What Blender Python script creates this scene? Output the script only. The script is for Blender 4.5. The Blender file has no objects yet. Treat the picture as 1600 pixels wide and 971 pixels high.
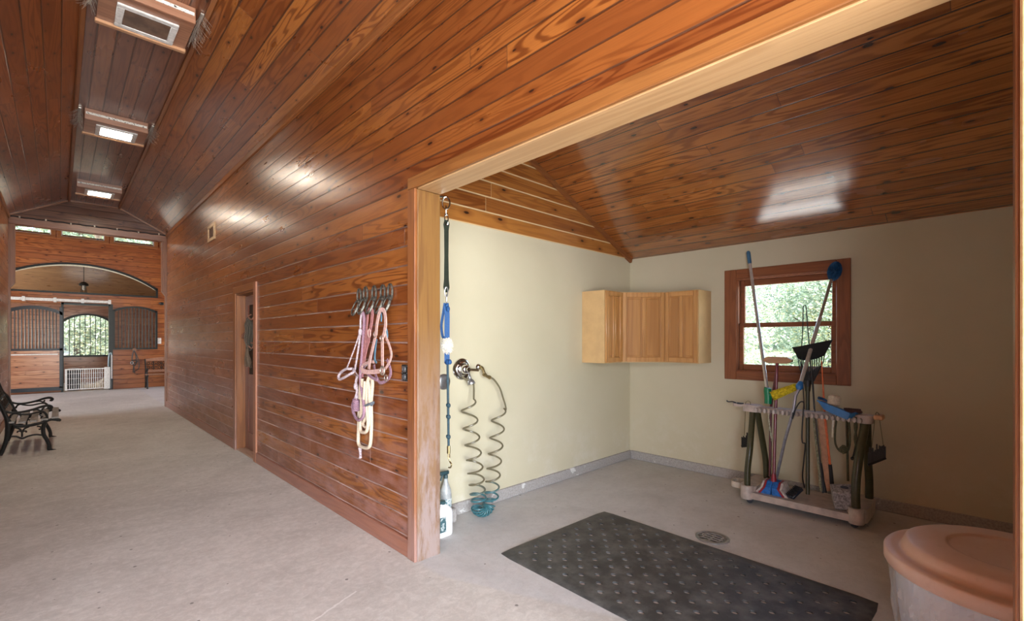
import bpy, bmesh, math, random
from mathutils import Vector, Matrix
random.seed(7)
S = bpy.context.scene
COL = S.collection
PI = math.pi
R = math.radians

# ------------------------------------------------------------------ camera
FPX, HY, CX, CAMH = 729.0, 531.0, 800.0, 1.45
TH = math.atan(708 / 729.0)
cam_d = bpy.data.cameras.new('camera')
cam = bpy.data.objects.new('camera', cam_d)
COL.objects.link(cam)
cam.location = (0, 0, CAMH)
cam.rotation_euler = (PI / 2, 0, -TH)
cam_d.sensor_width = 36
cam_d.lens = FPX / 1600 * 36
cam_d.shift_y = (HY - 485.5) / 1600
cam_d.clip_start = 0.05
cam_d.clip_end = 300
S.camera = cam

# ------------------------------------------------------------------ world, sun, daylight through the doorways, added fill lamps, exposure
S.view_settings.view_transform = 'Standard'
S.view_settings.look = 'None'
S.view_settings.exposure = 0.0
S.view_settings.gamma = 1
S.view_settings.use_curve_mapping = False
W = bpy.data.worlds.new('world')
S.world = W
W.use_nodes = True
wn = W.node_tree.nodes
sky = wn.new('ShaderNodeTexSky')
sky.sky_type = 'NISHITA'
sky.sun_disc = False
sky.sun_elevation = R(48)
sky.sun_rotation = R(190)
W.node_tree.links.new(sky.outputs[0], wn['Background'].inputs[0])
wn['Background'].inputs[1].default_value = 1.2


def lamp(name, kind, loc, direction, energy, color=(1, 1, 1), size=(1, 1), spread=None, angle=None):
    l = bpy.data.lights.new(name, kind)
    o = bpy.data.objects.new(name, l)
    COL.objects.link(o)
    o.location = loc
    o.rotation_euler = Vector(direction).to_track_quat('-Z', 'Y').to_euler()
    l.energy = energy
    l.color = color
    if kind == 'AREA':
        l.shape = 'RECTANGLE'
        l.size, l.size_y = size
        if spread: l.spread = spread
    if angle: l.angle = angle
    return o


lamp('sun', 'SUN', (0, 0, 20), (-0.2, 0.56, -0.8), 26.0, (1.0, 0.96, 0.88), angle=R(0.6))
lamp('daylight_barn_door', 'AREA', (-0.8, -2.5, 2.0), (0.1, 1, -0.15), 380, (0.88, 0.95, 1.0), (4.6, 2.0))
lamp('sunlit_yard_bounce', 'AREA', (-0.8, -2.45, 0.5), (0.2, 1, 0.5), 280, (0.90, 0.95, 1.0), (4.6, 0.9))
lamp('added_fill_entry_side', 'AREA', (-3.3, -1.55, 1.6), (1, 0.22, -0.05), 230, (0.76, 0.88, 1.0), (1.7, 2.4))  # added fill lamp for the stall; the entry wall behind it is solid
lamp('added_fill_far_stall', 'AREA', (-3.1, 19.9, 1.7), (1, 0, 0.9), 300, (0.95, 1.0, 0.96), (2.4, 1.6))  # unseen lamp added to brighten the far stall; its side wall is closed
lamp('daylight_cross_aisle_left', 'AREA', (-5.2, 15.2, 1.9), (1, 0.1, 0), 300, (0.93, 0.97, 1.0), (3.6, 3.4))
lamp('daylight_cross_aisle_right', 'AREA', (7.6, 15.2, 1.9), (-1, 0.1, 0), 300, (0.93, 0.97, 1.0), (3.6, 3.4))


# ------------------------------------------------------------------ pixel -> world helper (measuring only)
_F = Vector((math.sin(TH), math.cos(TH), 0))
_R = Vector((math.cos(TH), -math.sin(TH), 0))


def at(px, py, **k):
    d = _F + _R * ((px - CX) / FPX) + Vector((0, 0, (HY - py) / FPX))
    c = Vector((0, 0, CAMH))
    if 'X' in k: t = k['X'] / d.x
    elif 'Y' in k: t = k['Y'] / d.y
    else: t = (k['Z'] - CAMH) / d.z
    return c + d * t


# ------------------------------------------------------------------ mesh builder
ORG = {}


class MB:
    def __init__(s):
        s.bm = bmesh.new()

    def _v(s, pts): return [s.bm.verts.new(p) for p in pts]

    def _f(s, vs):
        try: return s.bm.faces.new(vs)
        except ValueError: return None

    def box(s, a, b, bev=0.0, rot=None, piv=None, seg=1):
        x0, y0, z0 = a; x1, y1, z1 = b
        P = [Vector((x, y, z)) for z in (z0, z1) for y in (y0, y1) for x in (x0, x1)]
        if rot is not None:
            c = Vector(piv) if piv is not None else sum(P, Vector()) / 8
            P = [c + rot @ (p - c) for p in P]
        v = s._v(P)
        fs = [s._f([v[i] for i in q]) for q in ((0, 2, 3, 1), (4, 5, 7, 6), (0, 1, 5, 4), (2, 6, 7, 3), (0, 4, 6, 2), (1, 3, 7, 5))]
        if bev > 0:
            es = list({e for f in fs for e in f.edges})
            bmesh.ops.bevel(s.bm, geom=es, offset=bev, segments=seg, affect='EDGES', profile=0.5)
        return s

    def tube(s, pts, r, seg=8, closed=False, cap=True, flat=None):
        pts = [Vector(p) for p in pts]
        n = len(pts)
        rr = r if isinstance(r, (list, tuple)) else [r] * n
        def tan(i):
            if closed: t = pts[(i + 1) % n] - pts[(i - 1) % n]
            else: t = pts[min(i + 1, n - 1)] - pts[max(i - 1, 0)]
            return t.normalized() if t.length > 1e-9 else Vector((0, 0, 1))
        t0 = tan(0)
        up = Vector((0, 0, 1)) if abs(t0.z) < 0.9 else Vector((1, 0, 0))
        a = (up - t0 * up.dot(t0)).normalized()
        rings = []
        for i in range(n):
            t = tan(i)
            a = a - t * a.dot(t)
            a = a.normalized() if a.length > 1e-6 else t.orthogonal().normalized()
            b = t.cross(a)
            fx, fy = flat if flat else (1, 1)
            rings.append(s._v([pts[i] + (a * math.cos(q) * fx + b * math.sin(q) * fy) * rr[i] for q in [2 * PI * k / seg for k in range(seg)]]))
        m = n if closed else n - 1
        for i in range(m):
            A, B = rings[i], rings[(i + 1) % n]
            for k in range(seg):
                s._f([A[k], A[(k + 1) % seg], B[(k + 1) % seg], B[k]])
        if cap and not closed:
            s._f(list(reversed(rings[0]))); s._f(rings[-1])
        return s

    def cyl(s, p0, p1, r0, r1=None, seg=20):
        return s.tube([p0, p1], [r0, r0 if r1 is None else r1], seg)

    def lathe(s, prof, c=(0, 0, 0), axis=(0, 0, 1), seg=28, sx=1, sy=1):
        q = Vector((0, 0, 1)).rotation_difference(Vector(axis)).to_matrix()
        c = Vector(c)
        rings = []
        for r, z in prof:
            if r < 1e-6: rings.append(s._v([c + q @ Vector((0, 0, z))]))
            else: rings.append(s._v([c + q @ Vector((r * sx * math.cos(2 * PI * k / seg), r * sy * math.sin(2 * PI * k / seg), z)) for k in range(seg)]))
        for A, B in zip(rings, rings[1:]):
            for k in range(seg):
                k2 = (k + 1) % seg
                if len(A) == 1 and len(B) == 1: continue
                if len(A) == 1: s._f([A[0], B[k2], B[k]])
                elif len(B) == 1: s._f([A[k], A[k2], B[0]])
                else: s._f([A[k], A[k2], B[k2], B[k]])
        return s

    def prism(s, out, d):
        d = Vector(d)
        a = s._v([Vector(p) for p in out]); b = s._v([Vector(p) + d for p in out])
        n = len(out)
        s._f(list(reversed(a))); s._f(b)
        for i in range(n):
            s._f([a[i], a[(i + 1) % n], b[(i + 1) % n], b[i]])
        return s

    def strip(s, A, B, d):
        """solid band between two polylines A and B, thickened by d"""
        d = Vector(d)
        n = len(A)
        a = s._v(A); b = s._v(B)
        a2 = s._v([Vector(p) + d for p in A]); b2 = s._v([Vector(p) + d for p in B])
        for i in range(n - 1):
            s._f([a[i], b[i], b[i + 1], a[i + 1]]); s._f([a2[i], a2[i + 1], b2[i + 1], b2[i]])
            s._f([a[i], a[i + 1], a2[i + 1], a2[i]]); s._f([b[i], b2[i], b2[i + 1], b[i + 1]])
        s._f([a[0], a2[0], b2[0], b[0]]); s._f([a[-1], b[-1], b2[-1], a2[-1]])
        return s

    def ribbon(s, pts, w, th, n, closed=False):
        pts = smooth(pts, 4, closed)
        n = Vector(n).normalized()
        N = len(pts)
        A, B = [], []
        for i in range(N):
            t = (pts[(i + 1) % N] - pts[(i - 1) % N]) if closed else (pts[min(i + 1, N - 1)] - pts[max(i - 1, 0)])
            sd = t.cross(n)
            sd = sd.normalized() if sd.length > 1e-7 else Vector((0, 1, 0))
            A.append(pts[i] + sd * w / 2); B.append(pts[i] - sd * w / 2)
        if closed: A.append(A[0]); B.append(B[0])
        return s.strip(A, B, n * th)

    def ball(s, c, r, seg=16, rot=None):
        r = r if isinstance(r, (tuple, list)) else (r, r, r)
        m = Matrix.Translation(c) @ (rot.to_4x4() if rot is not None else Matrix.Identity(4)) @ Matrix.Diagonal((*r, 1))
        bmesh.ops.create_uvsphere(s.bm, u_segments=seg, v_segments=max(6, seg // 2), radius=1, matrix=m)
        return s

    def build(s, name, mat, parent=None, org=None, sharp=40, recalc=True):
        o0 = ORG[parent.name] if parent is not None else Vector(org or (0, 0, 0))
        if recalc: bmesh.ops.recalc_face_normals(s.bm, faces=s.bm.faces)
        bmesh.ops.translate(s.bm, verts=s.bm.verts, vec=-o0)
        me = bpy.data.meshes.new(name)
        s.bm.to_mesh(me); s.bm.free()
        if sharp:
            for p in me.polygons: p.use_smooth = True
            me.set_sharp_from_angle(angle=R(sharp))
        me.materials.append(mat)
        o = bpy.data.objects.new(name, me)
        COL.objects.link(o)
        ORG[o.name] = o0
        if parent is not None: o.parent = parent
        else: o.location = o0
        return o


def smooth(pts, k=6, closed=False):
    P = [Vector(p) for p in pts]
    n = len(P)
    if n < 3: return P
    out = []
    rng = range(n) if closed else range(n - 1)
    for i in rng:
        g = lambda j: P[j % n] if closed else P[max(0, min(n - 1, j))]
        p0, p1, p2, p3 = g(i - 1), g(i), g(i + 1), g(i + 2)
        for q in range(k):
            t = q / k
            out.append(0.5 * ((2 * p1) + (p2 - p0) * t + (2 * p0 - 5 * p1 + 4 * p2 - p3) * t * t + (3 * p1 - p0 - 3 * p2 + p3) * t ** 3))
    if not closed: out.append(P[-1])
    return out


def tag(o, label, cat, group=None, kind=None):
    o['label'] = label; o['category'] = cat
    if group: o['group'] = group
    if kind: o['kind'] = kind
    return o


def thing(name, label, cat, loc, group=None):
    o = bpy.data.objects.new(name, None)
    COL.objects.link(o)
    o.location = loc
    o.empty_display_size = 0.1
    ORG[o.name] = Vector(loc)
    return tag(o, label, cat, group)


def struct(o):
    o['kind'] = 'structure'
    return o


def sroot(name, loc):
    o = bpy.data.objects.new(name, None)
    COL.objects.link(o); o.location = loc; ORG[o.name] = Vector(loc)
    return struct(o)


def copy_thing(root, loc, label=None, group=None):
    r = root.copy(); COL.objects.link(r); r.location = loc
    ORG[r.name] = Vector(loc)
    if label: r['label'] = label
    if group: r['group'] = group
    for ch in list(root.children):
        c = ch.copy(); COL.objects.link(c); c.parent = r; ORG[c.name] = Vector(loc)
        for g in list(ch.children):
            d = g.copy(); COL.objects.link(d); d.parent = c
    return r


# ------------------------------------------------------------------ materials
class NT:
    def __init__(s, name):
        s.m = bpy.data.materials.new(name); s.m.use_nodes = True
        s.t = s.m.node_tree; s.n = s.t.nodes
        s.b = s.n['Principled BSDF']

    def link(s, a, b): s.t.links.new(a, b)

    def put(s, x, sock):
        if x is None: return
        if hasattr(x, 'links'): s.link(x, sock)
        elif isinstance(x, tuple) and len(x) == 3 and sock.type == 'RGBA': sock.default_value = (*x, 1)
        else: sock.default_value = x

    def math(s, op, a, b=None, c=None, clamp=False):
        n = s.n.new('ShaderNodeMath'); n.operation = op; n.use_clamp = clamp
        for i, x in enumerate((a, b, c)): s.put(x, n.inputs[i])
        return n.outputs[0]

    def vdot(s, a, v):
        n = s.n.new('ShaderNodeVectorMath'); n.operation = 'DOT_PRODUCT'
        s.link(a, n.inputs[0]); n.inputs[1].default_value = v
        return n.outputs['Value']

    def comb(s, x, y, z=0.0):
        n = s.n.new('ShaderNodeCombineXYZ')
        for i, q in enumerate((x, y, z)): s.put(q, n.inputs[i])
        return n.outputs[0]

    def noise(s, vec, scale, detail=3, rough=0.55, dist=0.0):
        n = s.n.new('ShaderNodeTexNoise'); s.link(vec, n.inputs['Vector'])
        n.inputs['Scale'].default_value = scale; n.inputs['Detail'].default_value = detail
        n.inputs['Roughness'].default_value = rough; n.inputs['Distortion'].default_value = dist
        return n.outputs[0]

    def ramp(s, f, a, b, c=0.0, d=1.0, smoothstep=False):
        n = s.n.new('ShaderNodeMapRange'); s.put(f, n.inputs[0])
        n.interpolation_type = 'SMOOTHSTEP' if smoothstep else 'LINEAR'
        for i, x in enumerate((a, b, c, d)): n.inputs[i + 1].default_value = x
        return n.outputs[0]

    def mix(s, f, a, b, mode='MIX'):
        n = s.n.new('ShaderNodeMix'); n.data_type = 'RGBA'; n.blend_type = mode
        s.put(f, n.inputs[0]); s.put(a, n.inputs[6]); s.put(b, n.inputs[7])
        return n.outputs[2]

    def obj(s):
        n = s.n.new('ShaderNodeTexCoord'); return n.outputs['Object']

    def wn(s, vec, dim='2D'):
        n = s.n.new('ShaderNodeTexWhiteNoise'); n.noise_dimensions = dim
        s.link(vec, n.inputs['W' if dim == '1D' else 'Vector'])
        return n.outputs['Value'], n.outputs['Color']

    def bump(s, h, strength=0.5, dist=0.01):
        n = s.n.new('ShaderNodeBump'); n.inputs['Strength'].default_value = strength; n.inputs['Distance'].default_value = dist
        s.link(h, n.inputs['Height']); s.link(n.outputs[0], s.b.inputs['Normal'])

    def set(s, **k):
        for a, v in k.items(): s.put(v, s.b.inputs[a.replace('_', ' ')])
        return s.m


def planks(name, u, v, w, A, B, rough=0.3, L=3.2, groove=(0.05, 0.02, 0.01), gw=0.004, dust=None, coat=0.35, off=0.0, knots=0.55, bumpk=0.6, gstr=0.85, wear=None, cup=1.0, crough=0.18, cior=1.5):
    """tongue-and-groove boards running along u, stacked along v (object axes)"""
    t = NT(name)
    co = t.obj()
    uu = t.vdot(co, u); vv = t.math('ADD', t.vdot(co, v), off)
    vb = t.math('DIVIDE', vv, w)
    bid = t.math('FLOOR', vb); fr = t.math('FRACT', vb)
    r1, _ = t.wn(bid, '1D')
    uo = t.math('ADD', t.math('DIVIDE', uu, L), t.math('MULTIPLY', r1, 9.7))
    sg = t.math('FLOOR', uo)
    r2, c2 = t.wn(t.comb(bid, sg))
    r3, _ = t.wn(t.comb(t.math('ADD', bid, 31.7), sg))
    # grain
    shift = t.math('MULTIPLY', r2, 43.0)
    g = t.comb(t.math('ADD', t.math('MULTIPLY', uu, 0.55), shift), t.math('MULTIPLY', vv, 7.0), t.math('MULTIPLY', r3, 20))
    n1 = t.noise(g, 1.0, 2, 0.5, 0.4)
    rings = t.math('SINE', t.math('MULTIPLY', n1, 75.0))
    rings = t.ramp(rings, -0.2, 1.0, 0, 1, True)
    fib = t.noise(t.comb(t.math('ADD', t.math('MULTIPLY', uu, 5.0), shift), t.math('MULTIPLY', vv, 160.0), r3), 1.0, 3)
    fib = t.ramp(fib, 0.35, 0.7)
    blot = t.noise(t.comb(t.math('MULTIPLY', uu, 1.3), t.math('MULTIPLY', vv, 4.0), r2), 1.0, 3)
    mid = tuple((a + b) / 2 for a, b in zip(A, B))
    dk = tuple(x * q for x, q in zip(B, (0.5, 0.36, 0.33)))
    col = t.mix(t.ramp(r3, 0, 1), A, B)
    col = t.mix(t.math('MULTIPLY', t.ramp(blot, 0.4, 0.75), 0.45), col, B)
    col = t.mix(t.math('MULTIPLY', rings, t.ramp(r2, 0, 1, 0.25, 0.8)), col, dk)
    col = t.mix(t.math('MULTIPLY', fib, 0.22), col, dk)
    # knots
    vo = t.n.new('ShaderNodeTexVoronoi'); vo.voronoi_dimensions = '2D'
    t.link(t.comb(t.math('MULTIPLY', uu, 2.6), t.math('MULTIPLY', vb, 0.85)), vo.inputs['Vector']); vo.inputs['Scale'].default_value = 1
    d = t.math('ADD', vo.outputs['Distance'], t.math('MULTIPLY', t.math('SUBTRACT', fib, 0.5), 0.03))
    sep = t.n.new('ShaderNodeSeparateColor'); t.link(vo.outputs['Color'], sep.inputs[0])
    gate = t.math('LESS_THAN', sep.outputs[0], knots)
    rad = t.math('ADD', t.math('MULTIPLY', sep.outputs[1], 0.07), 0.03)
    kn = t.math('MULTIPLY', t.math('SUBTRACT', 1.0, t.math('DIVIDE', d, rad), clamp=True), gate)
    halo = t.math('MULTIPLY', t.math('SUBTRACT', 1.0, t.math('DIVIDE', d, t.math('MULTIPLY', rad, 3.0)), clamp=True), gate)
    col = t.mix(t.math('MULTIPLY', halo, 0.75), col, dk)
    col = t.mix(t.ramp(kn, 0.1, 0.45), col, (0.03, 0.011, 0.006))
    # grooves
    ed = t.math('MULTIPLY', t.math('MINIMUM', fr, t.math('SUBTRACT', 1.0, fr)), w)
    ue = t.math('FRACT', uo)
    ud = t.math('MULTIPLY', t.math('MINIMUM', ue, t.math('SUBTRACT', 1.0, ue)), L)
    gr = t.ramp(ed, gw * 0.35, gw, 1, 0, True)
    gj = t.ramp(ud, 0.0012, 0.003, 0.7, 0, True)
    gm = t.math('MAXIMUM', gr, gj)
    gcol = groove
    if dust:
        z0, z1, dc = dust
        zz = t.vdot(co, (0, 0, 1))
        dn = t.noise(t.comb(t.math('MULTIPLY', uu, 1.5), bid), 1.0, 2)
        f = t.math('MULTIPLY', t.ramp(zz, z0, z1, 1, 0, True), t.ramp(dn, 0.35, 0.6), clamp=True)
        gcol = t.mix(f, groove, dc)
        if wear:
            wn_ = t.noise(t.comb(t.math('MULTIPLY', uu, 2.0), t.math('MULTIPLY', vv, 5.0)), 1.6, 5, 0.7)
            wf = t.math('MULTIPLY', t.ramp(zz, 0.0, 1.5, 1, 0, True), t.ramp(wn_, 0.42, 0.68), clamp=True)
            col = t.mix(t.math('MULTIPLY', wf, wear[0]), col, wear[1])
    col = t.mix(t.math('MULTIPLY', gm, gstr), col, gcol)
    h = t.math('SUBTRACT', t.math('MULTIPLY', t.math('MULTIPLY', fr, t.math('SUBTRACT', 1.0, fr)), 0.8 * cup), gm)
    tilt = t.math('MULTIPLY', t.math('MULTIPLY', t.math('SUBTRACT', r3, 0.5), fr), 0.45 * cup)
    h = t.math('ADD', t.math('ADD', h, tilt), t.math('MULTIPLY', fib, 0.04))
    h = t.math('ADD', h, t.math('MULTIPLY', blot, 0.12 * cup))
    t.bump(h, bumpk, 0.006)
    ro = t.ramp(blot, 0.3, 0.8, rough - 0.04, rough + 0.08)
    return t.set(Base_Color=col, Roughness=ro, Coat_Weight=coat, Coat_Roughness=crough, Coat_IOR=cior, Specular_IOR_Level=0.35)


def grain(name, axis, A, B, rough=0.35, sc=1.0, coat=0.2, wear=None):
    t = NT(name)
    co = t.obj()
    ax = {'x': 0, 'y': 1, 'z': 2}[axis]
    st = [26.0 * sc] * 3; st[ax] = 1.6 * sc
    mp = t.n.new('ShaderNodeMapping'); t.link(co, mp.inputs[0]); mp.inputs['Scale'].default_value = st
    n1 = t.noise(mp.outputs[0], 0.45, 2, 0.5, 0.6)
    rg = t.ramp(t.math('SINE', t.math('MULTIPLY', n1, 34.0)), -0.3, 1, 0, 1, True)
    st2 = [170.0 * sc] * 3; st2[ax] = 5 * sc
    mp2 = t.n.new('ShaderNodeMapping'); t.link(co, mp2.inputs[0]); mp2.inputs['Scale'].default_value = st2
    fb = t.ramp(t.noise(mp2.outputs[0], 1, 2), 0.35, 0.7)
    col = t.mix(t.math('MULTIPLY', rg, 0.6), A, B)
    col = t.mix(t.math('MULTIPLY', fb, 0.35), col, B)
    if wear:
        z0, z1, wc, amt = wear
        zz = t.vdot(co, (0, 0, 1))
        st3 = [14.0] * 3; st3[ax] = 3.0
        mp3 = t.n.new('ShaderNodeMapping'); t.link(co, mp3.inputs[0]); mp3.inputs['Scale'].default_value = st3
        wnz = t.noise(mp3.outputs[0], 1.0, 5, 0.75)
        f = t.math('MULTIPLY', t.ramp(t.math('ADD', zz, t.math('MULTIPLY', wnz, 0.8)), z0, z1, 1, 0, True), t.ramp(wnz, 0.4, 0.56, 0.25, 1), clamp=True)
        col = t.mix(t.math('MULTIPLY', f, amt), col, wc)
    t.bump(fb, 0.12, 0.002)
    return t.set(Base_Color=col, Roughness=rough, Coat_Weight=coat, Coat_Roughness=0.2)


def plain(name, c, rough=0.5, metal=0.0, var=0.12, sc=30.0, coat=0.0, bump=0.0, trans=0.0, spec=0.5, c2=None, thr=(0.4, 0.65)):
    t = NT(name)
    co = t.obj()
    n = t.noise(co, sc, 4, 0.6)
    c2 = c2 or tuple(x * (1 - var * 2.2) for x in c)
    col = t.mix(t.ramp(n, thr[0], thr[1]), c, c2)
    if bump: t.bump(n, bump, 0.004)
    m = t.set(Base_Color=col, Roughness=rough, Metallic=metal, Coat_Weight=coat, Specular_IOR_Level=spec)
    if trans: t.b.inputs['Transmission Weight'].default_value = trans
    return m


def emis(name, c, k, base=(0.9, 0.88, 0.8)):
    t = NT(name)
    t.b.inputs['Emission Color'].default_value = (*c, 1); t.b.inputs['Emission Strength'].default_value = k
    return t.set(Base_Color=base, Roughness=0.5)


# concrete floor: mottled trowelled slab, paler wash-stall apron, one pale crack
def floor_mat():
    t = NT('concrete_floor')
    co = t.obj()
    big = t.noise(co, 0.55, 5, 0.6, 0.5)
    med = t.noise(co, 3.0, 6, 0.68, 0.3)
    st = t.n.new('ShaderNodeMapping'); t.link(co, st.inputs[0]); st.inputs['Rotation'].default_value = (0, 0, R(-20)); st.inputs['Scale'].default_value = (1.3, 3.0, 1)
    swirl = t.noise(st.outputs[0], 2.2, 6, 0.7, 1.2)
    fine = t.noise(co, 90, 3, 0.7)
    grit = t.noise(co, 22, 5, 0.75, 0.6)
    col = t.mix(t.ramp(big, 0.32, 0.68), (0.63, 0.59, 0.54), (0.44, 0.405, 0.365))
    col = t.mix(t.math('MULTIPLY', t.ramp(swirl, 0.5, 0.72), 0.4), col, (0.78, 0.74, 0.69))
    col = t.mix(t.math('MULTIPLY', t.ramp(med, 0.5, 0.75), 0.6), col, (0.40, 0.36, 0.32))
    col = t.mix(t.math('MULTIPLY', t.ramp(fine, 0.52, 0.7), 0.25), col, (0.38, 0.345, 0.315))
    col = t.mix(t.math('MULTIPLY', t.ramp(grit, 0.48, 0.68), 0.32), col, (0.38, 0.35, 0.32))
    col = t.mix(t.math('MULTIPLY', t.ramp(grit, 0.5, 0.3), 0.35), col, (0.78, 0.74, 0.70))
    # stall apron, brushed paler and smoother
    dl = t.vdot(co, (0.923, 0.385, 0)); 
    wob = t.math('MULTIPLY', t.math('SUBTRACT', med, 0.5), 0.05)
    xx = t.vdot(co, (1, 0, 0))
    ap = t.math('MULTIPLY', t.ramp(t.math('ADD', dl, wob), 2.44, 2.47), t.ramp(xx, 1.66, 1.70))
    apc = t.mix(t.ramp(med, 0.35, 0.7), (0.60, 0.585, 0.575), (0.49, 0.475, 0.465))
    apc = t.mix(t.math('MULTIPLY', t.ramp(grit, 0.5, 0.7), 0.3), apc, (0.39, 0.375, 0.365)); apc = t.mix(t.math('MULTIPLY', t.ramp(fine, 0.5, 0.7), 0.25), apc, (0.40, 0.365, 0.335))
    col = t.mix(t.math('MULTIPLY', ap, 0.8), col, apc)
    # specks of dirt
    vo = t.n.new('ShaderNodeTexVoronoi'); vo.voronoi_dimensions = '2D'; t.link(co, vo.inputs['Vector']); vo.inputs['Scale'].default_value = 5.5
    sepc = t.n.new('ShaderNodeSeparateColor'); t.link(vo.outputs['Color'], sepc.inputs[0])
    sp = t.math('LESS_THAN', t.math('ADD', vo.outputs['Distance'], t.math('MULTIPLY', fine, 0.05)), t.math('MULTIPLY', t.math('GREATER_THAN', sepc.outputs[0], 0.8), t.math('MULTIPLY_ADD', sepc.outputs[1], 0.04, 0.04)))
    col = t.mix(t.math('MULTIPLY', sp, 0.7), col, (0.10, 0.085, 0.07))
    # pale crack
    a = at(492, 968, Z=0); b = at(556, 924, Z=0)
    dv = (b - a); ln = dv.length; dv.normalize(); nv = Vector((-dv.y, dv.x, 0))
    al = t.math('SUBTRACT', t.vdot(co, tuple(dv)), a.dot(dv)); ac = t.math('ABSOLUTE', t.math('ADD', t.math('SUBTRACT', t.vdot(co, tuple(nv)), a.dot(nv)), t.math('MULTIPLY', t.math('SUBTRACT', med, 0.5), 0.06)))
    ck = t.math('MULTIPLY', t.math('MULTIPLY', t.math('LESS_THAN', ac, 0.006), t.math('GREATER_THAN', al, -0.15)), t.math('LESS_THAN', al, ln))
    col = t.mix(t.math('MULTIPLY', ck, 0.7), col, (0.75, 0.72, 0.68))
    t.bump(t.math('ADD', t.math('MULTIPLY', med, 0.6), t.math('ADD', t.math('MULTIPLY', fine, 0.25), t.math('MULTIPLY', grit, 0.35))), 0.4, 0.006)
    return t.set(Base_Color=col, Roughness=0.72, Specular_IOR_Level=0.35)


def paint_mat():
    t = NT('stall_wall_paint')
    co = t.obj()
    n = t.noise(co, 1.2, 4, 0.6); f = t.noise(co, 60, 2)
    zz = t.vdot(co, (0, 0, 1))
    col = t.mix(t.ramp(n, 0.35, 0.7), (0.545, 0.487, 0.352), (0.505, 0.45, 0.315))
    sc = t.noise(co, 4.0, 5, 0.75)
    sm = t.math('MULTIPLY', t.ramp(zz, 0.1, 0.75, 1, 0), t.ramp(sc, 0.5, 0.66), clamp=True)
    col = t.mix(t.math('MULTIPLY', sm, 0.5), col, (0.62, 0.57, 0.49))
    t.bump(f, 0.1, 0.002)
    return t.set(Base_Color=col, Roughness=0.6)


def curb_mat():
    t = NT('painted_curb')
    co = t.obj()
    n = t.noise(co, 5.5, 5, 0.7); f = t.noise(co, 70, 2)
    col = t.mix(t.ramp(f, 0.4, 0.7), (0.37, 0.34, 0.32), (0.26, 0.235, 0.225))
    col = t.mix(t.ramp(n, 0.60, 0.64), col, (0.62, 0.60, 0.58))
    t.bump(n, 0.2, 0.004)
    return t.set(Base_Color=col, Roughness=0.75)


SL_A = math.atan2(0.43, 0.80)           # aisle ceiling pitch
SL_S = math.atan(0.427)                 # stall ceiling pitch
WA, WB = (0.325, 0.112, 0.024), (0.185, 0.052, 0.012)
OA, OB = (0.42, 0.170, 0.038), (0.28, 0.098, 0.022)
DUST = (0.62, 0.44, 0.40)
M = {}
M['wall_boards'] = planks('aisle_wall_boards', (0, 1, 0), (0, 0, 1), 0.13, WA, WB, 0.3, 3.4, gw=0.007, dust=(0.3, 2.9, DUST), wear=(0.6, (0.40, 0.215, 0.195)), coat=0.22, crough=0.27)
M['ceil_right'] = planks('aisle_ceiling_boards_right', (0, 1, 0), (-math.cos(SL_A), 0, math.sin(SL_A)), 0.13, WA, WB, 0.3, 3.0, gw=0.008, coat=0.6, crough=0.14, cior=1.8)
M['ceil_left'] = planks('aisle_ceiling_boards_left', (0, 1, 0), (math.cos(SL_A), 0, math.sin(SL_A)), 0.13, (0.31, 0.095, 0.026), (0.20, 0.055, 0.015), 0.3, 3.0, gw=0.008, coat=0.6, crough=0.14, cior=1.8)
M['ceil_strip'] = planks('aisle_ceiling_boards_ridge', (0, 1, 0), (1, 0, 0), 0.13, (0.27, 0.105, 0.045), (0.17, 0.062, 0.028), 0.3, 3.0, gw=0.009, off=0.02, coat=0.5, crough=0.16, cior=1.6)
M['cross_boards'] = planks('gable_boards', (1, 0, 0), (0, 0, 1), 0.14, (0.42, 0.15, 0.045), (0.27, 0.082, 0.025), 0.35, 2.6, gw=0.007, coat=0.12)
M['stall_gable'] = planks('stall_gable_boards', (1, 0, 0), (0, 0, 1), 0.135, OA, OB, 0.32, 2.8, groove=(0.74, 0.56, 0.32), gw=0.009, off=0.0, gstr=0.8)  # pale groove colour paints in the lit lower edges of the board joints
M['stall_ceil'] = planks('stall_ceiling_boards', (0, 1, 0), (-math.cos(SL_S), 0, math.sin(SL_S)), 0.13, (0.43, 0.155, 0.036), (0.28, 0.088, 0.02), 0.24, 3.4, groove=(0.05, 0.018, 0.009), gw=0.007, coat=0.9, bumpk=0.3, crough=0.17, cior=2.0)
M['far_ceil'] = planks('far_stall_ceiling_boards', (1, 0, 0), (0, -0.94, 0.34), 0.13, (0.34, 0.20, 0.10), (0.24, 0.13, 0.065), 0.3, 3.0)
M['far_inner'] = planks('far_stall_inner_boards', (1, 0, 0), (0, 0, 1), 0.14, (0.36, 0.19, 0.12), (0.26, 0.125, 0.08), 0.4, 2.4)
M['far_side'] = planks('far_stall_side_boards', (0, 1, 0), (0, 0, 1), 0.14, (0.26, 0.13, 0.085), (0.18, 0.085, 0.055), 0.4, 2.4)
M['floor'] = floor_mat()
M['paint'] = paint_mat()
M['curb'] = curb_mat()
for a in 'xyz':
    M['trim_' + a] = grain('stained_trim_' + a, a, (0.255, 0.092, 0.027), (0.16, 0.05, 0.015), 0.4, 1.0, 0.05)
M['post'] = grain('weathered_post_wood', 'z', (0.19, 0.093, 0.025), (0.115, 0.048, 0.015), 0.45, 0.8, 0.05, wear=(0.9, 2.1, (0.27, 0.205, 0.19), 0.9))
M['post_face'] = grain('stained_casing_wood', 'z', (0.24, 0.085, 0.025), (0.15, 0.046, 0.014), 0.4, 0.8, 0.05, wear=(0.2, 1.6, (0.36, 0.23, 0.21), 0.7))
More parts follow.
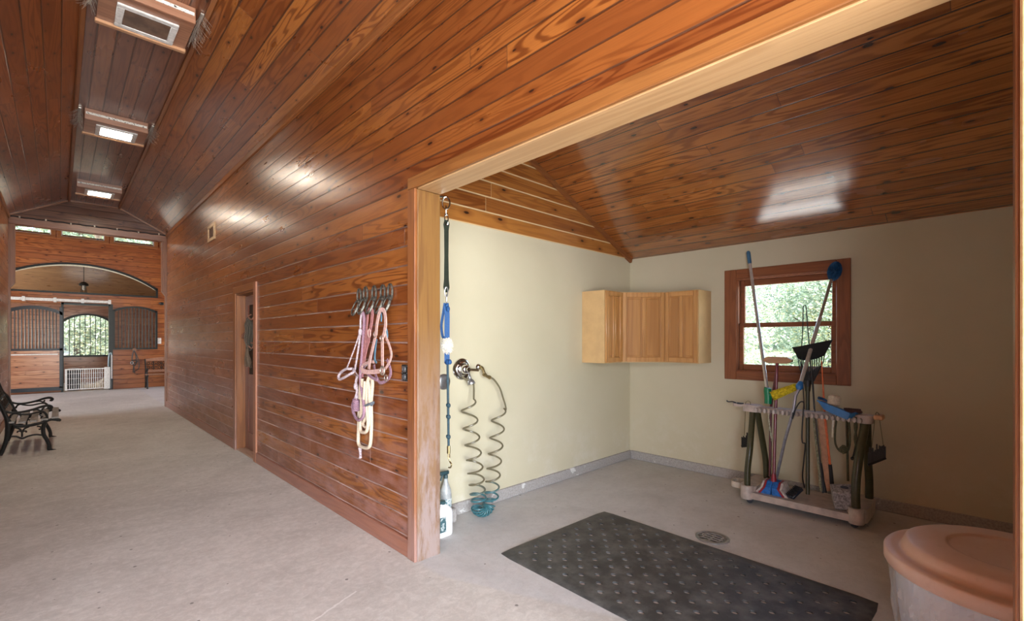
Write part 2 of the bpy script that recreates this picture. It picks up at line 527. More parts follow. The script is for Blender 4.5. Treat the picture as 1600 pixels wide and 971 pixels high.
M['soffit'] = grain('bare_header_wood', 'y', (0.46, 0.28, 0.135), (0.35, 0.19, 0.08), 0.45, 0.8, 0.1)
M['win_y'] = grain('window_wood_y', 'y', (0.25, 0.08, 0.027), (0.16, 0.046, 0.016), 0.4, 1.0, 0.05)
M['win_z'] = grain('window_wood_z', 'z', (0.25, 0.08, 0.027), (0.16, 0.046, 0.016), 0.4, 1.0, 0.05)
M['door_wood'] = grain('dark_door_wood', 'z', (0.19, 0.062, 0.034), (0.12, 0.036, 0.02), 0.35)
M['black_metal'] = plain('black_painted_steel', (0.018, 0.022, 0.021), 0.42, 0.3)
M['iron'] = plain('cast_iron', (0.025, 0.025, 0.023), 0.4, 0.5, bump=0.15)
M['white_metal'] = plain('white_painted_metal', (0.74, 0.72, 0.68), 0.4)
M['chrome'] = plain('chrome', (0.75, 0.74, 0.72), 0.14, 1.0, var=0.05)
M['brass'] = plain('tarnished_brass', (0.38, 0.29, 0.14), 0.32, 0.9)
M['steel'] = plain('dull_steel', (0.42, 0.42, 0.43), 0.35, 0.9)
M['black_plastic'] = plain('black_plastic', (0.02, 0.02, 0.022), 0.45)


def glass_mat():
    m = bpy.data.materials.new('window_glass'); m.use_nodes = True
    t = m.node_tree; n = t.nodes; n.remove(n['Principled BSDF'])
    tr = n.new('ShaderNodeBsdfTransparent'); tr.inputs[0].default_value = (0.97, 0.99, 0.98, 1)
    gl = n.new('ShaderNodeBsdfGlossy'); gl.inputs['Roughness'].default_value = 0.02
    fr = n.new('ShaderNodeFresnel'); fr.inputs[0].default_value = 1.45
    mx = n.new('ShaderNodeMixShader')
    ge = n.new('ShaderNodeNewGeometry'); mu = n.new('ShaderNodeMath'); mu.operation = 'MULTIPLY'; iv = n.new('ShaderNodeMath'); iv.operation = 'SUBTRACT'; iv.inputs[0].default_value = 1
    t.links.new(ge.outputs['Backfacing'], iv.inputs[1]); t.links.new(iv.outputs[0], mu.inputs[0]); t.links.new(fr.outputs[0], mu.inputs[1])
    t.links.new(mu.outputs[0], mx.inputs[0]); t.links.new(tr.outputs[0], mx.inputs[1]); t.links.new(gl.outputs[0], mx.inputs[2])
    t.links.new(mx.outputs[0], n['Material Output'].inputs[0])
    return m


M['glass'] = glass_mat()

# ================================================================== STRUCTURE
XL, XW, XI = -0.66, 1.676, 1.846        # left aisle wall, right aisle wall, its stall side
YB, YE, YF, YS = -2.6, 12.45, 17.9, 21.6  # end behind camera, aisle end, far wall, far stall back
XB, YL, YR = 5.015, 3.09, -0.75         # stall back wall, stall left wall, stall right wall
ZW, ZR = 3.73, 4.15                     # aisle wall height, ridge strip height
SX0, SX1 = 0.14, 0.885                  # ridge strip

struct(MB().box((-8, YB - 0.4, -0.2), (10, YS + 0.3, 0)).build('floor', M['floor'], sharp=0))

# right aisle wall with the door and wash-stall openings
DY0, DY1, DZ = 6.12, 6.93, 2.05
w = MB()
ZT = ZW + 0.16
w.box((XW, DY1, 0), (XI, YE + 0.12, ZT)).box((XW, DY0, DZ), (XI, DY1, ZT)).box((XW, 2.62, 0), (XI, DY0, ZT))
w.box((XW, -0.06, 2.45), (XI, 2.62, ZT)).box((XW, YB, 0), (XI, -0.06, ZT))
struct(w.build('wall_right', M['wall_boards'], sharp=0))
YV = 2.6                                # the left wall starts here; before it the entry bay is wider
struct(MB().box((XL - 0.15, YV, 0), (XL, YE + 0.12, ZT)).build('wall_left', M['wall_boards'], sharp=0))
struct(MB().box((-3.4, YV, 0), (XL - 0.15, YV + 0.12, ZT)).build('wall_entry_front', M['cross_boards'], sharp=0))
struct(MB().box((-3.5, YB, 0), (-3.4, YV + 0.12, ZT)).build('wall_entry_left', M['wall_boards'], sharp=0))
struct(MB().box((-3.5, YB, ZW - 0.011), (XL - 0.02, YV + 0.12, ZW + 0.1)).build('ceiling_entry', M['ceil_left'], sharp=0))
# end wall behind the camera around the open barn doorway
w = MB()
w.box((-3.5, YB - 0.15, 0), (-3.2, YB, 4.6)).box((1.6, YB - 0.15, 0), (XI + 0.2, YB, 4.6)).box((-3.2, YB - 0.15, 3.1), (1.6, YB, 4.6))
struct(w.build('wall_rear', M['cross_boards'], sharp=0))
# sloped ceilings and ridge strip
def slab(pts, th, mat, name):
    return struct(MB().prism(pts, th).build(name, mat, sharp=0))
y0, y1 = YB, YE + 0.12
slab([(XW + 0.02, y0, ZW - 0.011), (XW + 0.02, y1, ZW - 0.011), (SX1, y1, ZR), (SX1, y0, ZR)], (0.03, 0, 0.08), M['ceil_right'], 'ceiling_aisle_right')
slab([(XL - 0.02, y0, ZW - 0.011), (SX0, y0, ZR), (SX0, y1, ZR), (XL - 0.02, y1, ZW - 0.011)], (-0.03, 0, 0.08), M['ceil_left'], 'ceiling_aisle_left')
slab([(SX0 - 0.02, y0, ZR), (SX1 + 0.02, y0, ZR), (SX1 + 0.02, y1, ZR), (SX0 - 0.02, y1, ZR)], (0, 0, 0.08), M['ceil_strip'], 'ceiling_aisle_ridge')
tn = [0]
def trim(mb, mat):
    tn[0] += 1
    return struct(mb.build('trim_%d' % tn[0], mat, sharp=30))
for x, s in ((SX0, -1), (SX1, 1)):
    trim(MB().box((x - 0.018, y0, ZR - 0.03), (x + 0.018, y1, ZR + 0.005), 0.005, Matrix.Rotation(s * 0.25, 3, 'Y')), M['trim_y'])
trim(MB().box((XW - 0.022, y0, ZW - 0.07), (XW + 0.004, y1, ZW + 0.0), 0.005), M['trim_y'])
trim(MB().box((XL - 0.004, YV, ZW - 0.07), (XL + 0.022, y1, ZW + 0.0), 0.005), M['trim_y'])
# aisle baseboards
w = MB()
for a, b in ((DY1 + 0.09, YE), (2.69, DY0 - 0.09)):
    w.box((XW - 0.018, a, 0), (XW + 0.002, b, 0.12), 0.004)
struct(w.build('baseboard_right', grain('baseboard_wood', 'y', (0.30, 0.115, 0.062), (0.2, 0.07, 0.04), 0.4, wear=(-0.2, 0.9, (0.40, 0.24, 0.23), 0.5)), sharp=30))
struct(MB().box((XL - 0.002, YV, 0), (XL + 0.018, YE, 0.12), 0.004).build('baseboard_left', M['trim_y'], sharp=30))

# wash-stall opening: jambs, casings, header
trim(MB().box((XW - 0.004, 2.60, 0), (XI + 0.004, 2.622, 2.431), 0.004), M['post'])
trim(MB().box((XW - 0.024, 2.606, 0), (XW - 0.003, 2.695, 2.435), 0.004), M['post_face'])
trim(MB().box((XW - 0.004, -0.06, 2.43), (XI + 0.004, 2.60, 2.452), 0.003), M['soffit'])
trim(MB().box((XW - 0.024, -0.14, 2.436), (XW - 0.003, 2.695, 2.515), 0.004), grain('header_casing', 'y', (0.25, 0.098, 0.026), (0.15, 0.052, 0.013), 0.35, 1.0, 0.05))
trim(MB().box((XW - 0.003, -0.065, 0), (XI + 0.004, -0.0387, 2.43), 0.003), M['trim_z'])
trim(MB().box((XW - 0.024, -0.14, 0), (XW - 0.003, -0.0465, 2.435), 0.004), M['soffit'])

# wash stall shell
struct(MB().box((1.86, YL, 0), (XB + 0.15, YL + 0.12, 2.43)).build('wall_stall_left', M['paint'], sharp=0))
zs = lambda x: 2.43 + 0.427 * (XB - x)
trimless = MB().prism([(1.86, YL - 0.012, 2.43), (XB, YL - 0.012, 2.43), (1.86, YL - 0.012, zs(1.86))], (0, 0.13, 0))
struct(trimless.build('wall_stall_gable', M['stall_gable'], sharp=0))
WY0, WY1, WZ0, WZ1 = 0.967, 1.844, 1.12, 2.08
w = MB()
w.box((XB, YR - 0.1, 0), (XB + 0.15, WY0, 2.5)).box((XB, WY1, 0), (XB + 0.15, YL + 0.12, 2.5))
w.box((XB, WY0, 0), (XB + 0.15, WY1, WZ0)).box((XB, WY0, WZ1), (XB + 0.15, WY1, 2.5))
struct(w.build('wall_stall_back', M['paint'], sharp=0))
struct(MB().box((XI, YR - 0.12, 0), (XB + 0.15, YR, 3.9)).build('wall_stall_right', M['paint'], sharp=0))
slab([(XI - 0.01, YR - 0.1, zs(XI - 0.01)), (XB + 0.4, YR - 0.1, zs(XB + 0.4)), (XB + 0.4, YL + 0.12, zs(XB + 0.4)), (XI - 0.01, YL + 0.12, zs(XI - 0.01))], (0, 0, 0.1), M['stall_ceil'], 'ceiling_stall')
# raking moulding on the stall gable
d = Vector((1.86 - XB, 0, zs(1.86) - 2.43)).normalized(); nn = Vector((d.z, 0, -d.x)) * -1
a = Vector((XB, YL - 0.035, 2.43)); b = Vector((1.86, YL - 0.035, zs(1.86)))
if nn.z > 0: nn = -nn
trim(MB().prism([a, b, b + nn * 0.05, a + nn * 0.05], (0, 0.03, 0)), M['trim_x'])
struct(MB().box((1.86, YL - 0.018, 0), (XB, YL + 0.01, 0.10), 0.006).build('baseboard_stall_left', M['curb'], sharp=30))
struct(MB().box((XB - 0.018, YR, 0), (XB + 0.01, YL - 0.018, 0.10), 0.006).build('baseboard_stall_back', M['curb'], sharp=30))

# ---- window in the wash stall (double hung)
win = sroot('window_1', (XB, 1.4, 1.04))
cw = MB()
for (ya, yb, za, zb) in ((0.868, 0.975, 1.04, 2.17), (1.836, 1.954, 1.04, 2.17)):
    cw.box((XB - 0.02, ya, za), (XB + 0.003, yb, zb), 0.004)
cw.build('side_casing', M['win_z'], win)
cw = MB()
for (ya, yb, za, zb) in ((0.975, 1.836, 2.072, 2.17), (0.975, 1.836, 1.04, 1.128)):
    cw.box((XB - 0.02, ya, za), (XB + 0.003, yb, zb), 0.004)
cw.build('casing', M['win_y'], win)
MB().box((XB, 0.967, 1.12), (XB + 0.13, 0.985, 2.08)).box((XB, 1.826, 1.12), (XB + 0.13, 1.844, 2.08)).box((XB, 0.985, 2.062), (XB + 0.13, 1.826, 2.08)).box((XB, 0.985, 1.12), (XB + 0.13, 1.826, 1.138)).build('window_frame', M['win_z'], win)
def sash(x, z0, z1, rb, rt):
    f = MB()
    f.box((x, 0.985, z0), (x + 0.035, 1.026, z1), 0.004).box((x, 1.785, z0), (x + 0.035, 1.826, z1), 0.004)
    f.box((x, 1.026, z0), (x + 0.035, 1.785, z0 + rb), 0.004).box((x, 1.026, z1 - rt), (x + 0.035, 1.785, z1), 0.004)
    o = f.build('sash', M['win_y'], win)
    MB().box((x + 0.015, 1.02, z0 + rb - 0.006), (x + 0.019, 1.79, z1 - rt + 0.006)).build('window_pane', M['glass'], o, sharp=0)
sash(XB + 0.075, 1.575, 2.062, 0.045, 0.06)
sash(XB + 0.035, 1.138, 1.62, 0.06, 0.045)

# ---- door in the aisle wall
trim(MB().box((XW - 0.02, DY0 - 0.09, 0), (XW + 0.002, DY0 + 0.005, DZ + 0.085), 0.004), grain('door_casing', 'z', (0.36, 0.15, 0.08), (0.25, 0.09, 0.05), 0.4))
trim(MB().box((XW - 0.02, DY1 - 0.005, 0), (XW + 0.002, DY1 + 0.09, DZ + 0.085), 0.004), M['post_face'])
trim(MB().box((XW - 0.02, DY0, DZ), (XW + 0.002, DY1, DZ + 0.085), 0.004), M['trim_y'])
trim(MB().box((XW, DY1 - 0.02, 0), (XI, DY1 + 0.002, DZ)).box((XW, DY0 - 0.002, 0), (XI, DY0 + 0.02, DZ)).box((XW, DY0, DZ - 0.02), (XI, DY1, DZ + 0.002)), M['trim_z'])
door = sroot('door_1', (XW + 0.12, (DY0 + DY1) / 2, 0.02))
ya, yb = DY0 + 0.022, DY1 - 0.022
dx0, dx1 = XW + 0.10, XW + 0.14
f = MB()
f.box((dx0, ya, 0.02), (dx1, ya + 0.12, 2.02), 0.003).box((dx0, yb - 0.12, 0.02), (dx1, yb, 2.02), 0.003)
for za, zb in ((0.02, 0.24), (0.84, 1.0), (1.9, 2.02)):
    f.box((dx0, ya + 0.12, za), (dx1, yb - 0.12, zb), 0.003)
f.build('door_frame', M['door_wood'], door)
MB().box((dx0 + 0.012, ya + 0.12, 0.24), (dx1 - 0.012, yb - 0.12, 0.84), 0.004).build('lower_panel', M['door_wood'], door)
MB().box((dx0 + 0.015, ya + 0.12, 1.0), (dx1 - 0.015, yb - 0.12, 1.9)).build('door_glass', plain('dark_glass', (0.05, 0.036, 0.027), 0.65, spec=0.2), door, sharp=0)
MB().lathe([(0, 0.055), (0.02, 0.052), (0.028, 0.04), (0.02, 0.025), (0.01, 0.02), (0.01, 0.004), (0.028, 0.003), (0.028, 0)], (dx0, ya + 0.06, 0.95), (-1, 0, 0), 16).build('door_knob', M['brass'], door)
trim(MB().box((XW + 0.0, DY0 + 0.02, 0), (XI, DY1 - 0.02, 0.018), 0.003), grain('door_sill', 'y', (0.45, 0.3, 0.22), (0.33, 0.2, 0.14), 0.5))
# dark store room behind the door
struct(MB().box((XI + 1.2, 4.0, 0), (XI + 1.3, 9, 3.5)).build('wall_store', M['far_side'], sharp=0))

# ---- gable at the end of the aisle, its beam and bracketed posts
w = MB().prism([(XL, YE, ZW - 0.03), (XW, YE, ZW - 0.03), (XW, YE, ZW + 0.1), (XI, YE, ZW + 0.1), (XI, YE, ZR + 0.1), (XL - 0.15, YE, ZR + 0.1), (XL - 0.15, YE, ZW + 0.1), (XL, YE, ZW + 0.1)], (0, 0.12, 0))
struct(w.build('wall_gable_end', planks('end_gable_boards', (1, 0, 0), (0, 0, 1), 0.13, (0.19, 0.075, 0.034), (0.12, 0.045, 0.02), 0.45, 2.6, gw=0.008, coat=0.05), sharp=0))
M['beam'] = grain('dark_beam_wood', 'x', (0.22, 0.085, 0.04), (0.14, 0.05, 0.024), 0.4, 1, 0.05)
trim(MB().box((XL, YE - 0.03, ZW - 0.17), (XW, YE + 0.15, ZW - 0.02), 0.006), M['beam'])
for x, s in ((XL, 1), (XW, -1)):
    pr = [(x, YE - 0.02, 0.0), (x + s * 0.024, YE - 0.02, 0.0), (x + s * 0.024, YE - 0.02, 2.40), (x + s * 0.085, YE - 0.02, 2.49), (x + s * 0.085, YE - 0.02, ZW - 0.15), (x, YE - 0.02, ZW - 0.15)]
    trim(MB().prism(pr, (0, 0.16, 0)), grain('dark_post_wood', 'z', (0.22, 0.085, 0.04), (0.14, 0.05, 0.024), 0.4, 1, 0.05))
# raking moulding below the roof line
for a, b in (((XL, ZW - 0.03), (SX0, ZR - 0.03)), ((XW, ZW - 0.03), (SX1, ZR - 0.03)), ((SX0, ZR - 0.03), (SX1, ZR - 0.03))):
    trim(MB().prism([(a[0], YE - 0.03, a[1]), (b[0], YE - 0.03, b[1]), (b[0], YE - 0.03, b[1] + 0.04), (a[0], YE - 0.03, a[1] + 0.04)], (0, 0.04, 0)), M['trim_x'])
for k, (pa, pb) in enumerate((((XL, ZW), (SX0, ZR)), ((SX1, ZR), (XW, ZW)))):
    pass

# ---- cross aisle beyond: near wall sides, ceiling, ends
struct(MB().box((-6, YE, 0), (XL - 0.15, YE + 0.12, 5.4)).box((XI, YE, 0), (8.4, YE + 0.12, 5.4)).box((XL - 0.15, YE, ZR + 0.08), (XI, YE + 0.12, 5.4)).build('wall_cross_near', M['cross_boards'], sharp=0))
struct(MB().box((-6, YE, 5.3), (8.4, YF + 0.3, 5.4)).build('ceiling_cross', M['ceil_strip'], sharp=0))
w = MB()
for x0, x1 in ((-6.0, -5.88), (8.28, 8.4)):
    w.box((x0, YE, 3.6), (x1, YF, 5.4)).box((x0, YE, 0), (x1, YE + 0.9, 3.6)).box((x0, YF - 0.9, 0), (x1, YF, 3.6))
struct(w.build('wall_cross_ends', M['far_side'], sharp=0))

# ---- far wall (front of the horse stalls): arch, two openings, three clerestory windows
def A3(px, py, Y=YF): return at(px, py, Y=Y)
def xz(px, py): p = A3(px, py); return p.x, p.z
th = 0.14
ax0, ax1, az0 = -1.38, xz(246, 545)[0] + 0.012, xz(245, 466)[1]
azs, azt = xz(245, 452)[1], xz(130, 412)[1]
acx = (ax0 + ax1) / 2
def arch_z(x, x0, x1, zs_, zt): 
    c = (x0 + x1) / 2; h = (x1 - x0) / 2; rise = zt - zs_
    r = (h * h + rise * rise) / (2 * rise)
    return zt - r + math.sqrt(max(r * r - (x - c) ** 2, 0))
gx0, gx1 = xz(176, 545)[0], xz(246, 545)[0]; gz0 = xz(246, 546)[1]; gzs, gzt = xz(246, 487)[1], xz(211, 479)[1]
ox0, ox1 = xz(96, 548)[0], xz(172, 548)[0]; oz1 = xz(172, 476)[1]
lx0, lx1 = -0.96, ox0                   # stall front behind the sliding door
w = MB()
def col_(x0, x1, z0, z1): w.box((x0, YF, z0), (x1, YF + th, z1))
NSEG = 24
def above_arch(x0, x1, fz, top):
    pts = [(x0 + (x1 - x0) * i / NSEG) for i in range(NSEG + 1)]
    w.strip([(x, YF, fz(x)) for x in pts], [(x, YF, top) for x in pts], (0, th, 0))
FT = 5.4
cz0, cz1 = 4.30, 4.56
col_(-6, ax0, 0, cz0)
above_arch(ax0, ax1, lambda x: arch_z(x, ax0, ax1, azs, azt), cz0)
col_(ax1, 8.4, 0, cz0)
col_(ax0, ox0, 0, 1.15); col_(ax0, -0.98, 1.15, az0); col_(-0.98, ox0, 2.45, az0)   # left stall front
col_(ox0, ox1, oz1, az0)
col_(ox1, gx0, 0, az0); col_(gx0, gx1, 0, gz0); col_(gx1, ax1, 0, az0)
above_arch(gx0, gx1, lambda x: arch_z(x, gx0, gx1, gzs, gzt), az0)
WXS = [(-1.95, -1.1), (-0.88, -0.155), (0.05, 0.945), (1.155, 2.09), (2.32, 3.2)]
xs = [-6] + [v for p in WXS for v in p] + [8.4]
for i in range(0, len(xs), 2): col_(xs[i], xs[i + 1], cz0, cz1)
col_(-6, 8.4, cz1, FT)
struct(w.build('wall_far', M['cross_boards'], sharp=0))
for i, (a, b) in enumerate(WXS):
    r = sroot('window_%d' % (i + 2), ((a + b) / 2, YF, cz0))
    f = MB()
    f.box((a - 0.09, YF - 0.02, cz0 - 0.06), (b + 0.09, YF + 0.0, cz0), 0.004).box((a - 0.09, YF - 0.02, cz1), (b + 0.09, YF, cz1 + 0.06), 0.004)
    f.box((a - 0.09, YF - 0.02, cz0), (a, YF, cz1), 0.004).box((b, YF - 0.02, cz0), (b + 0.09, YF, cz1), 0.004)
    f.build('window_frame', M['trim_x'], r)
    g = MB()
    g.box((a, YF + 0.02, cz0), (a + 0.02, YF + 0.06, cz1)).box((b - 0.02, YF + 0.02, cz0), (b, YF + 0.06, cz1)).box((a, YF + 0.02, cz0), (b, YF + 0.06, cz0 + 0.02)).box((a, YF + 0.02, cz1 - 0.02), (b, YF + 0.06, cz1))
    g.build('sash', M['white_metal'], r)
    MB().box((a + 0.01, YF + 0.035, cz0 + 0.01), (b - 0.01, YF + 0.04, cz1 - 0.01)).build('window_pane', M['glass'], r, sharp=0)
# dark steel liners round the arch and the right stall opening
def arch_frame(x0, x1, z0, zs_, zt, wd, y0, y1, name='x'):
    f = MB()
    n = 28
    X = [x0 + (x1 - x0) * i / n for i in range(n + 1)]
    f.strip([(x, y0, arch_z(x, x0, x1, zs_, zt)) for x in X], [(x0 + wd + (x - x0) * (x1 - x0 - 2 * wd) / (x1 - x0), y0, arch_z(x, x0, x1, zs_, zt) - wd) for x in X], (0, y1 - y0, 0))
    zk = zs_ + 0.45 * (arch_z(x0 + wd, x0, x1, zs_, zt) - zs_)
    f.box((x0, y0, z0), (x0 + wd, y1, zk)).box((x1 - wd, y0, z0), (x1, y1, zk)).box((x0 + wd, y0, z0), (x1 - wd, y1, z0 + wd))
    return f
trim(arch_frame(ax0, ax1, az0, azs, azt, 0.05, YF - 0.02, YF + 0.03), M['black_metal'])
n = 28; X_ = [ax0 + 0.05 + (ax1 - ax0 - 0.1) * i / n for i in range(n + 1)]
trim(MB().strip([(x, YF + 0.03, arch_z(x, ax0, ax1, azs, azt) - 0.05) for x in X_], [(x, YF + 0.03, arch_z(x, ax0, ax1, azs, azt) - 0.075) for x in X_], (0, th - 0.03, 0)), plain('pale_edge', (0.72, 0.66, 0.5), 0.5))
# far stall shell
struct(MB().box((-3.2, YS, 0), (xz(99, 503)[0] * 0 + 0.06, YS + 0.12, 3.3)).box((1.36, YS, 0), (4.5, YS + 0.12, 3.3)).box((0.06, YS, 0), (1.36, YS + 0.12, 0.86)).box((0.06, YS, 2.33), (1.36, YS + 0.12, 3.3)).build('wall_far_stall_back', M['far_inner'], sharp=0))
zc = lambda y: 2.95 + (YS - y) * 0.36
slab([(-3.3, YF + 0.05, zc(YF + 0.05)), (4.6, YF + 0.05, zc(YF + 0.05)), (4.6, YS + 0.4, zc(YS + 0.4)), (-3.3, YS + 0.4, zc(YS + 0.4))], (0, 0, 0.1), M['far_ceil'], 'ceiling_far_stall')
struct(MB().box((-3.3, YF + th, 0), (-3.2, YS, 4.6)).build('wall_far_stall_left', M['far_side'], sharp=0))
struct(MB().box((2.75, YF + th, 0), (2.87, YS, 4.6)).build('wall_far_stall_right', planks('pale_stall_side', (0, 1, 0), (0, 0, 1), 0.14, (0.5, 0.36, 0.2), (0.4, 0.27, 0.14), 0.4), sharp=0))
trim(MB().box((-3.2, YS - 0.03, 2.62), (2.75, YS, 2.78)), M['trim_x'])
# barred window in the back of the far stall
wx0, wx1 = 0.06, 1.36
bw = sroot('window_7', (0.7, YS, 0.86))
arch_frame(wx0, wx1, 0.86, 2.1, 2.34, 0.06, YS - 0.02, YS + 0.03).build('window_frame', M['black_metal'], bw)
nb = 9
for i in range(1, nb):
    x = wx0 + 0.06 + (wx1 - wx0 - 0.12) * i / nb
    MB().cyl((x, YS, 0.9), (x, YS, arch_z(x, wx0, wx1, 2.1, 2.34) - 0.04), 0.011, seg=8).build('window_bar', M['black_metal'], bw)
n = 20; X_ = [wx0 + (wx1 - wx0) * i / n for i in range(n + 1)]
MB().strip([(x, YS + 0.02, arch_z(x, wx0, wx1, 2.1, 2.34) - 0.004) for x in X_], [(x, YS + 0.02, 2.345) for x in X_], (0, 0.08, 0)).build('corner_infill', M['far_inner'], bw, sharp=0)

# right stall grille in its arched opening
gr = thing('stall_grille', 'black arched window grille in the right stall front above the far bench', 'grille', ((gx0 + gx1) / 2, YF, gz0))
arch_frame(gx0, gx1, gz0, gzs, gzt, 0.05, YF - 0.03, YF + 0.02).build('grille_frame', M['black_metal'], gr)
for i in range(1, 12):
    x = gx0 + 0.05 + (gx1 - gx0 - 0.1) * i / 12
    MB().cyl((x, YF, gz0 + 0.03), (x, YF, arch_z(x, gx0, gx1, gzs, gzt) - 0.03), 0.011, seg=8).build('grille_bar', M['black_metal'], gr)
# opening frame of the open stall doorway
trim(MB().box((ox0 - 0.01, YF - 0.05, 0), (ox0 + 0.045, YF + th, oz1)).box((ox1 - 0.03, YF - 0.05, 0), (ox1 + 0.06, YF + th, oz1)).box((ox0, YF - 0.05, oz1 - 0.05), (ox1, YF + th, oz1)), M['black_metal'])
# sliding door: lower planks, arched barred upper half
sd = sroot('door_2', ((lx0 + lx1) / 2, YF - 0.1, 0.05))
sx0, sx1 = -1.02, ox0 + 0.02
sy = YF - 0.12
sz0, szm = 0.12, 1.15
f = MB()
f.box((sx0, sy, sz0 - 0.06), (sx1, sy + 0.05, sz0 + 0.04)).box((sx0, sy, szm), (sx1, sy + 0.05, szm + 0.06)).box((sx0, sy, sz0), (sx0 + 0.06, sy + 0.05, 2.25)).box((sx1 - 0.06, sy, sz0), (sx1, sy + 0.05, 2.33))
n = 24; X_ = [sx0 + (sx1 - sx0) * i / n for i in range(n + 1)]
f.strip([(x, sy, arch_z(x, sx0, sx1, 2.2, 2.36)) for x in X_], [(x, sy, arch_z(x, sx0, sx1, 2.2, 2.36) - 0.09) for x in X_], (0, 0.05, 0))
f.build('door_frame', plain('blue_black_steel', (0.02, 0.024, 0.03), 0.35, 0.3), sd)
MB().box((sx0 + 0.06, sy + 0.008, sz0 + 0.04), (sx1 - 0.06, sy + 0.042, szm)).build('door_planks', planks('slider_planks', (1, 0, 0), (0, 0, 1), 0.115, (0.50, 0.25, 0.13), (0.38, 0.16, 0.08), 0.35, 4), sd, sharp=0)
MB().box((sx0 + 0.02, sy - 0.02, szm - 0.115), (sx1 - 0.09, sy + 0.01, szm - 0.085), 0.004).build('door_rail', M['white_metal'], sd)
for i in range(1, 15):
    x = sx0 + 0.06 + (sx1 - sx0 - 0.12) * i / 15
    MB().cyl((x, sy + 0.025, szm + 0.04), (x, sy + 0.025, arch_z(x, sx0, sx1, 2.2, 2.36) - 0.06), 0.012, seg=8).build('door_bar', M['black_metal'], sd)

# ---- ground and bank outside
t = NT('grass_ground'); co = t.obj(); n1 = t.noise(co, 1.5, 5, 0.7)
gx = t.ramp(t.math('ADD', t.vdot(co, (1, 0, 0)), t.math('MULTIPLY', n1, 1.5)), 9.0, 10.0)
gcol = t.mix(t.ramp(n1, 0.4, 0.65), (0.56, 0.52, 0.43), (0.46, 0.42, 0.33))
gm = t.set(Base_Color=t.mix(gx, gcol, t.mix(t.ramp(n1, 0.4, 0.65), (0.20, 0.24, 0.10), (0.36, 0.34, 0.2))), Roughness=0.9)
g = MB()
pts = []
bm = g.bm
nx, ny = 30, 30
grid = [[bm.verts.new((-20 + 60 * i / nx, -30 + 80 * j / ny, -0.25 + max(0, (-20 + 60 * i / nx) - 11) * 0.16 + max(0, (-30 + 80 * j / ny) - 25) * 0.12)) for j in range(ny + 1)] for i in range(nx + 1)]
for i in range(nx):
    for j in range(ny): bm.faces.new([grid[i][j], grid[i + 1][j], grid[i + 1][j + 1], grid[i][j + 1]])
og = g.build('ground', gm); og['kind'] = 'structure'
#@@OBJECTS

# ================================================================== CEILING LIGHTS
M['box_wood'] = grain('light_box_wood', 'x', (0.34, 0.16, 0.09), (0.22, 0.095, 0.05), 0.35)
M['lamp_on'] = emis('lit_diffuser', (1.0, 0.89, 0.72), 115)
M['lamp_off'] = plain('unlit_amber_diffuser', (0.17, 0.10, 0.065), 0.15, var=0.2, sc=6)
M['vent'] = plain('dusty_white_vent_strip', (0.72, 0.68, 0.6), 0.5, sc=55, c2=(0.05, 0.04, 0.035), thr=(0.56, 0.6))
M['wire'] = plain('bird_spike_wire', (0.62, 0.56, 0.48), 0.3, 0.6)
LX0, LX1 = 0.215, 0.80
def ceiling_light(y0, y1, lit, label):
    t = thing('ceiling_light', label, 'light', ((LX0 + LX1) / 2, (y0 + y1) / 2, ZR), 'boxed ceiling lights')
    zb = 4.02
    MB().box((LX0, y0, zb), (LX1, y0 + 0.025, ZR), 0.003).box((LX0, y1 - 0.02, zb + 0.02), (LX1, y1, ZR)).box((LX0, y0 + 0.025, zb + 0.012), (LX0 + 0.02, y1 - 0.02, ZR)).box((LX1 - 0.02, y0 + 0.025, zb + 0.012), (LX1, y1 - 0.02, ZR)).box((LX0 + 0.02, y0 + 0.025, zb + 0.012), (LX1 - 0.02, y1 - 0.02, zb + 0.03)).build('light_box', M['box_wood'], t)
    MB().box((LX0 - 0.01, y1 - 0.03, zb - 0.012), (LX1 + 0.01, y1 + 0.015, zb + 0.02), 0.006).build('lip_moulding', grain('lip_wood', 'x', (0.55, 0.30, 0.16), (0.4, 0.2, 0.1), 0.35), t)
    MB().box((LX0 + 0.01, y0 - 0.008, zb + 0.06), (LX1 - 0.01, y0 + 0.002, zb + 0.085)).build('vent_strip', M['vent'], t, sharp=0)
    a, b = (y0 + 0.13, y1 - 0.035)
    f = MB(); q = 0.048
    x0, x1 = LX0 + 0.105, LX1 - 0.09
    f.box((x0, a, zb - 0.004), (x1, a + q, zb + 0.014), 0.004).box((x0, b - q, zb - 0.004), (x1, b, zb + 0.014), 0.004).box((x0, a + q, zb - 0.004), (x0 + q, b - q, zb + 0.014), 0.004).box((x1 - q, a + q, zb - 0.004), (x1, b - q, zb + 0.014), 0.004)
    f.build('lamp_frame', M['white_metal'], t)
    MB().box((x0 + q - 0.004, a + q - 0.004, zb + 0.002), (x1 - q + 0.004, b - q + 0.004, zb + 0.01)).build('diffuser', M['lamp_on'] if lit else M['lamp_off'], t, sharp=0)
    return t
LY = [(4.52, 5.03), (7.34, 7.87), (10.68, 11.24)]
ceiling_light(*LY[0], False, 'boxed ceiling light nearest the camera, unlit brown diffuser in white frame')
ceiling_light(*LY[1], True, 'lit boxed ceiling light in the middle of the wood ridge strip')
ceiling_light(*LY[2], True, 'farthest lit boxed ceiling light, just before the wooden gable')
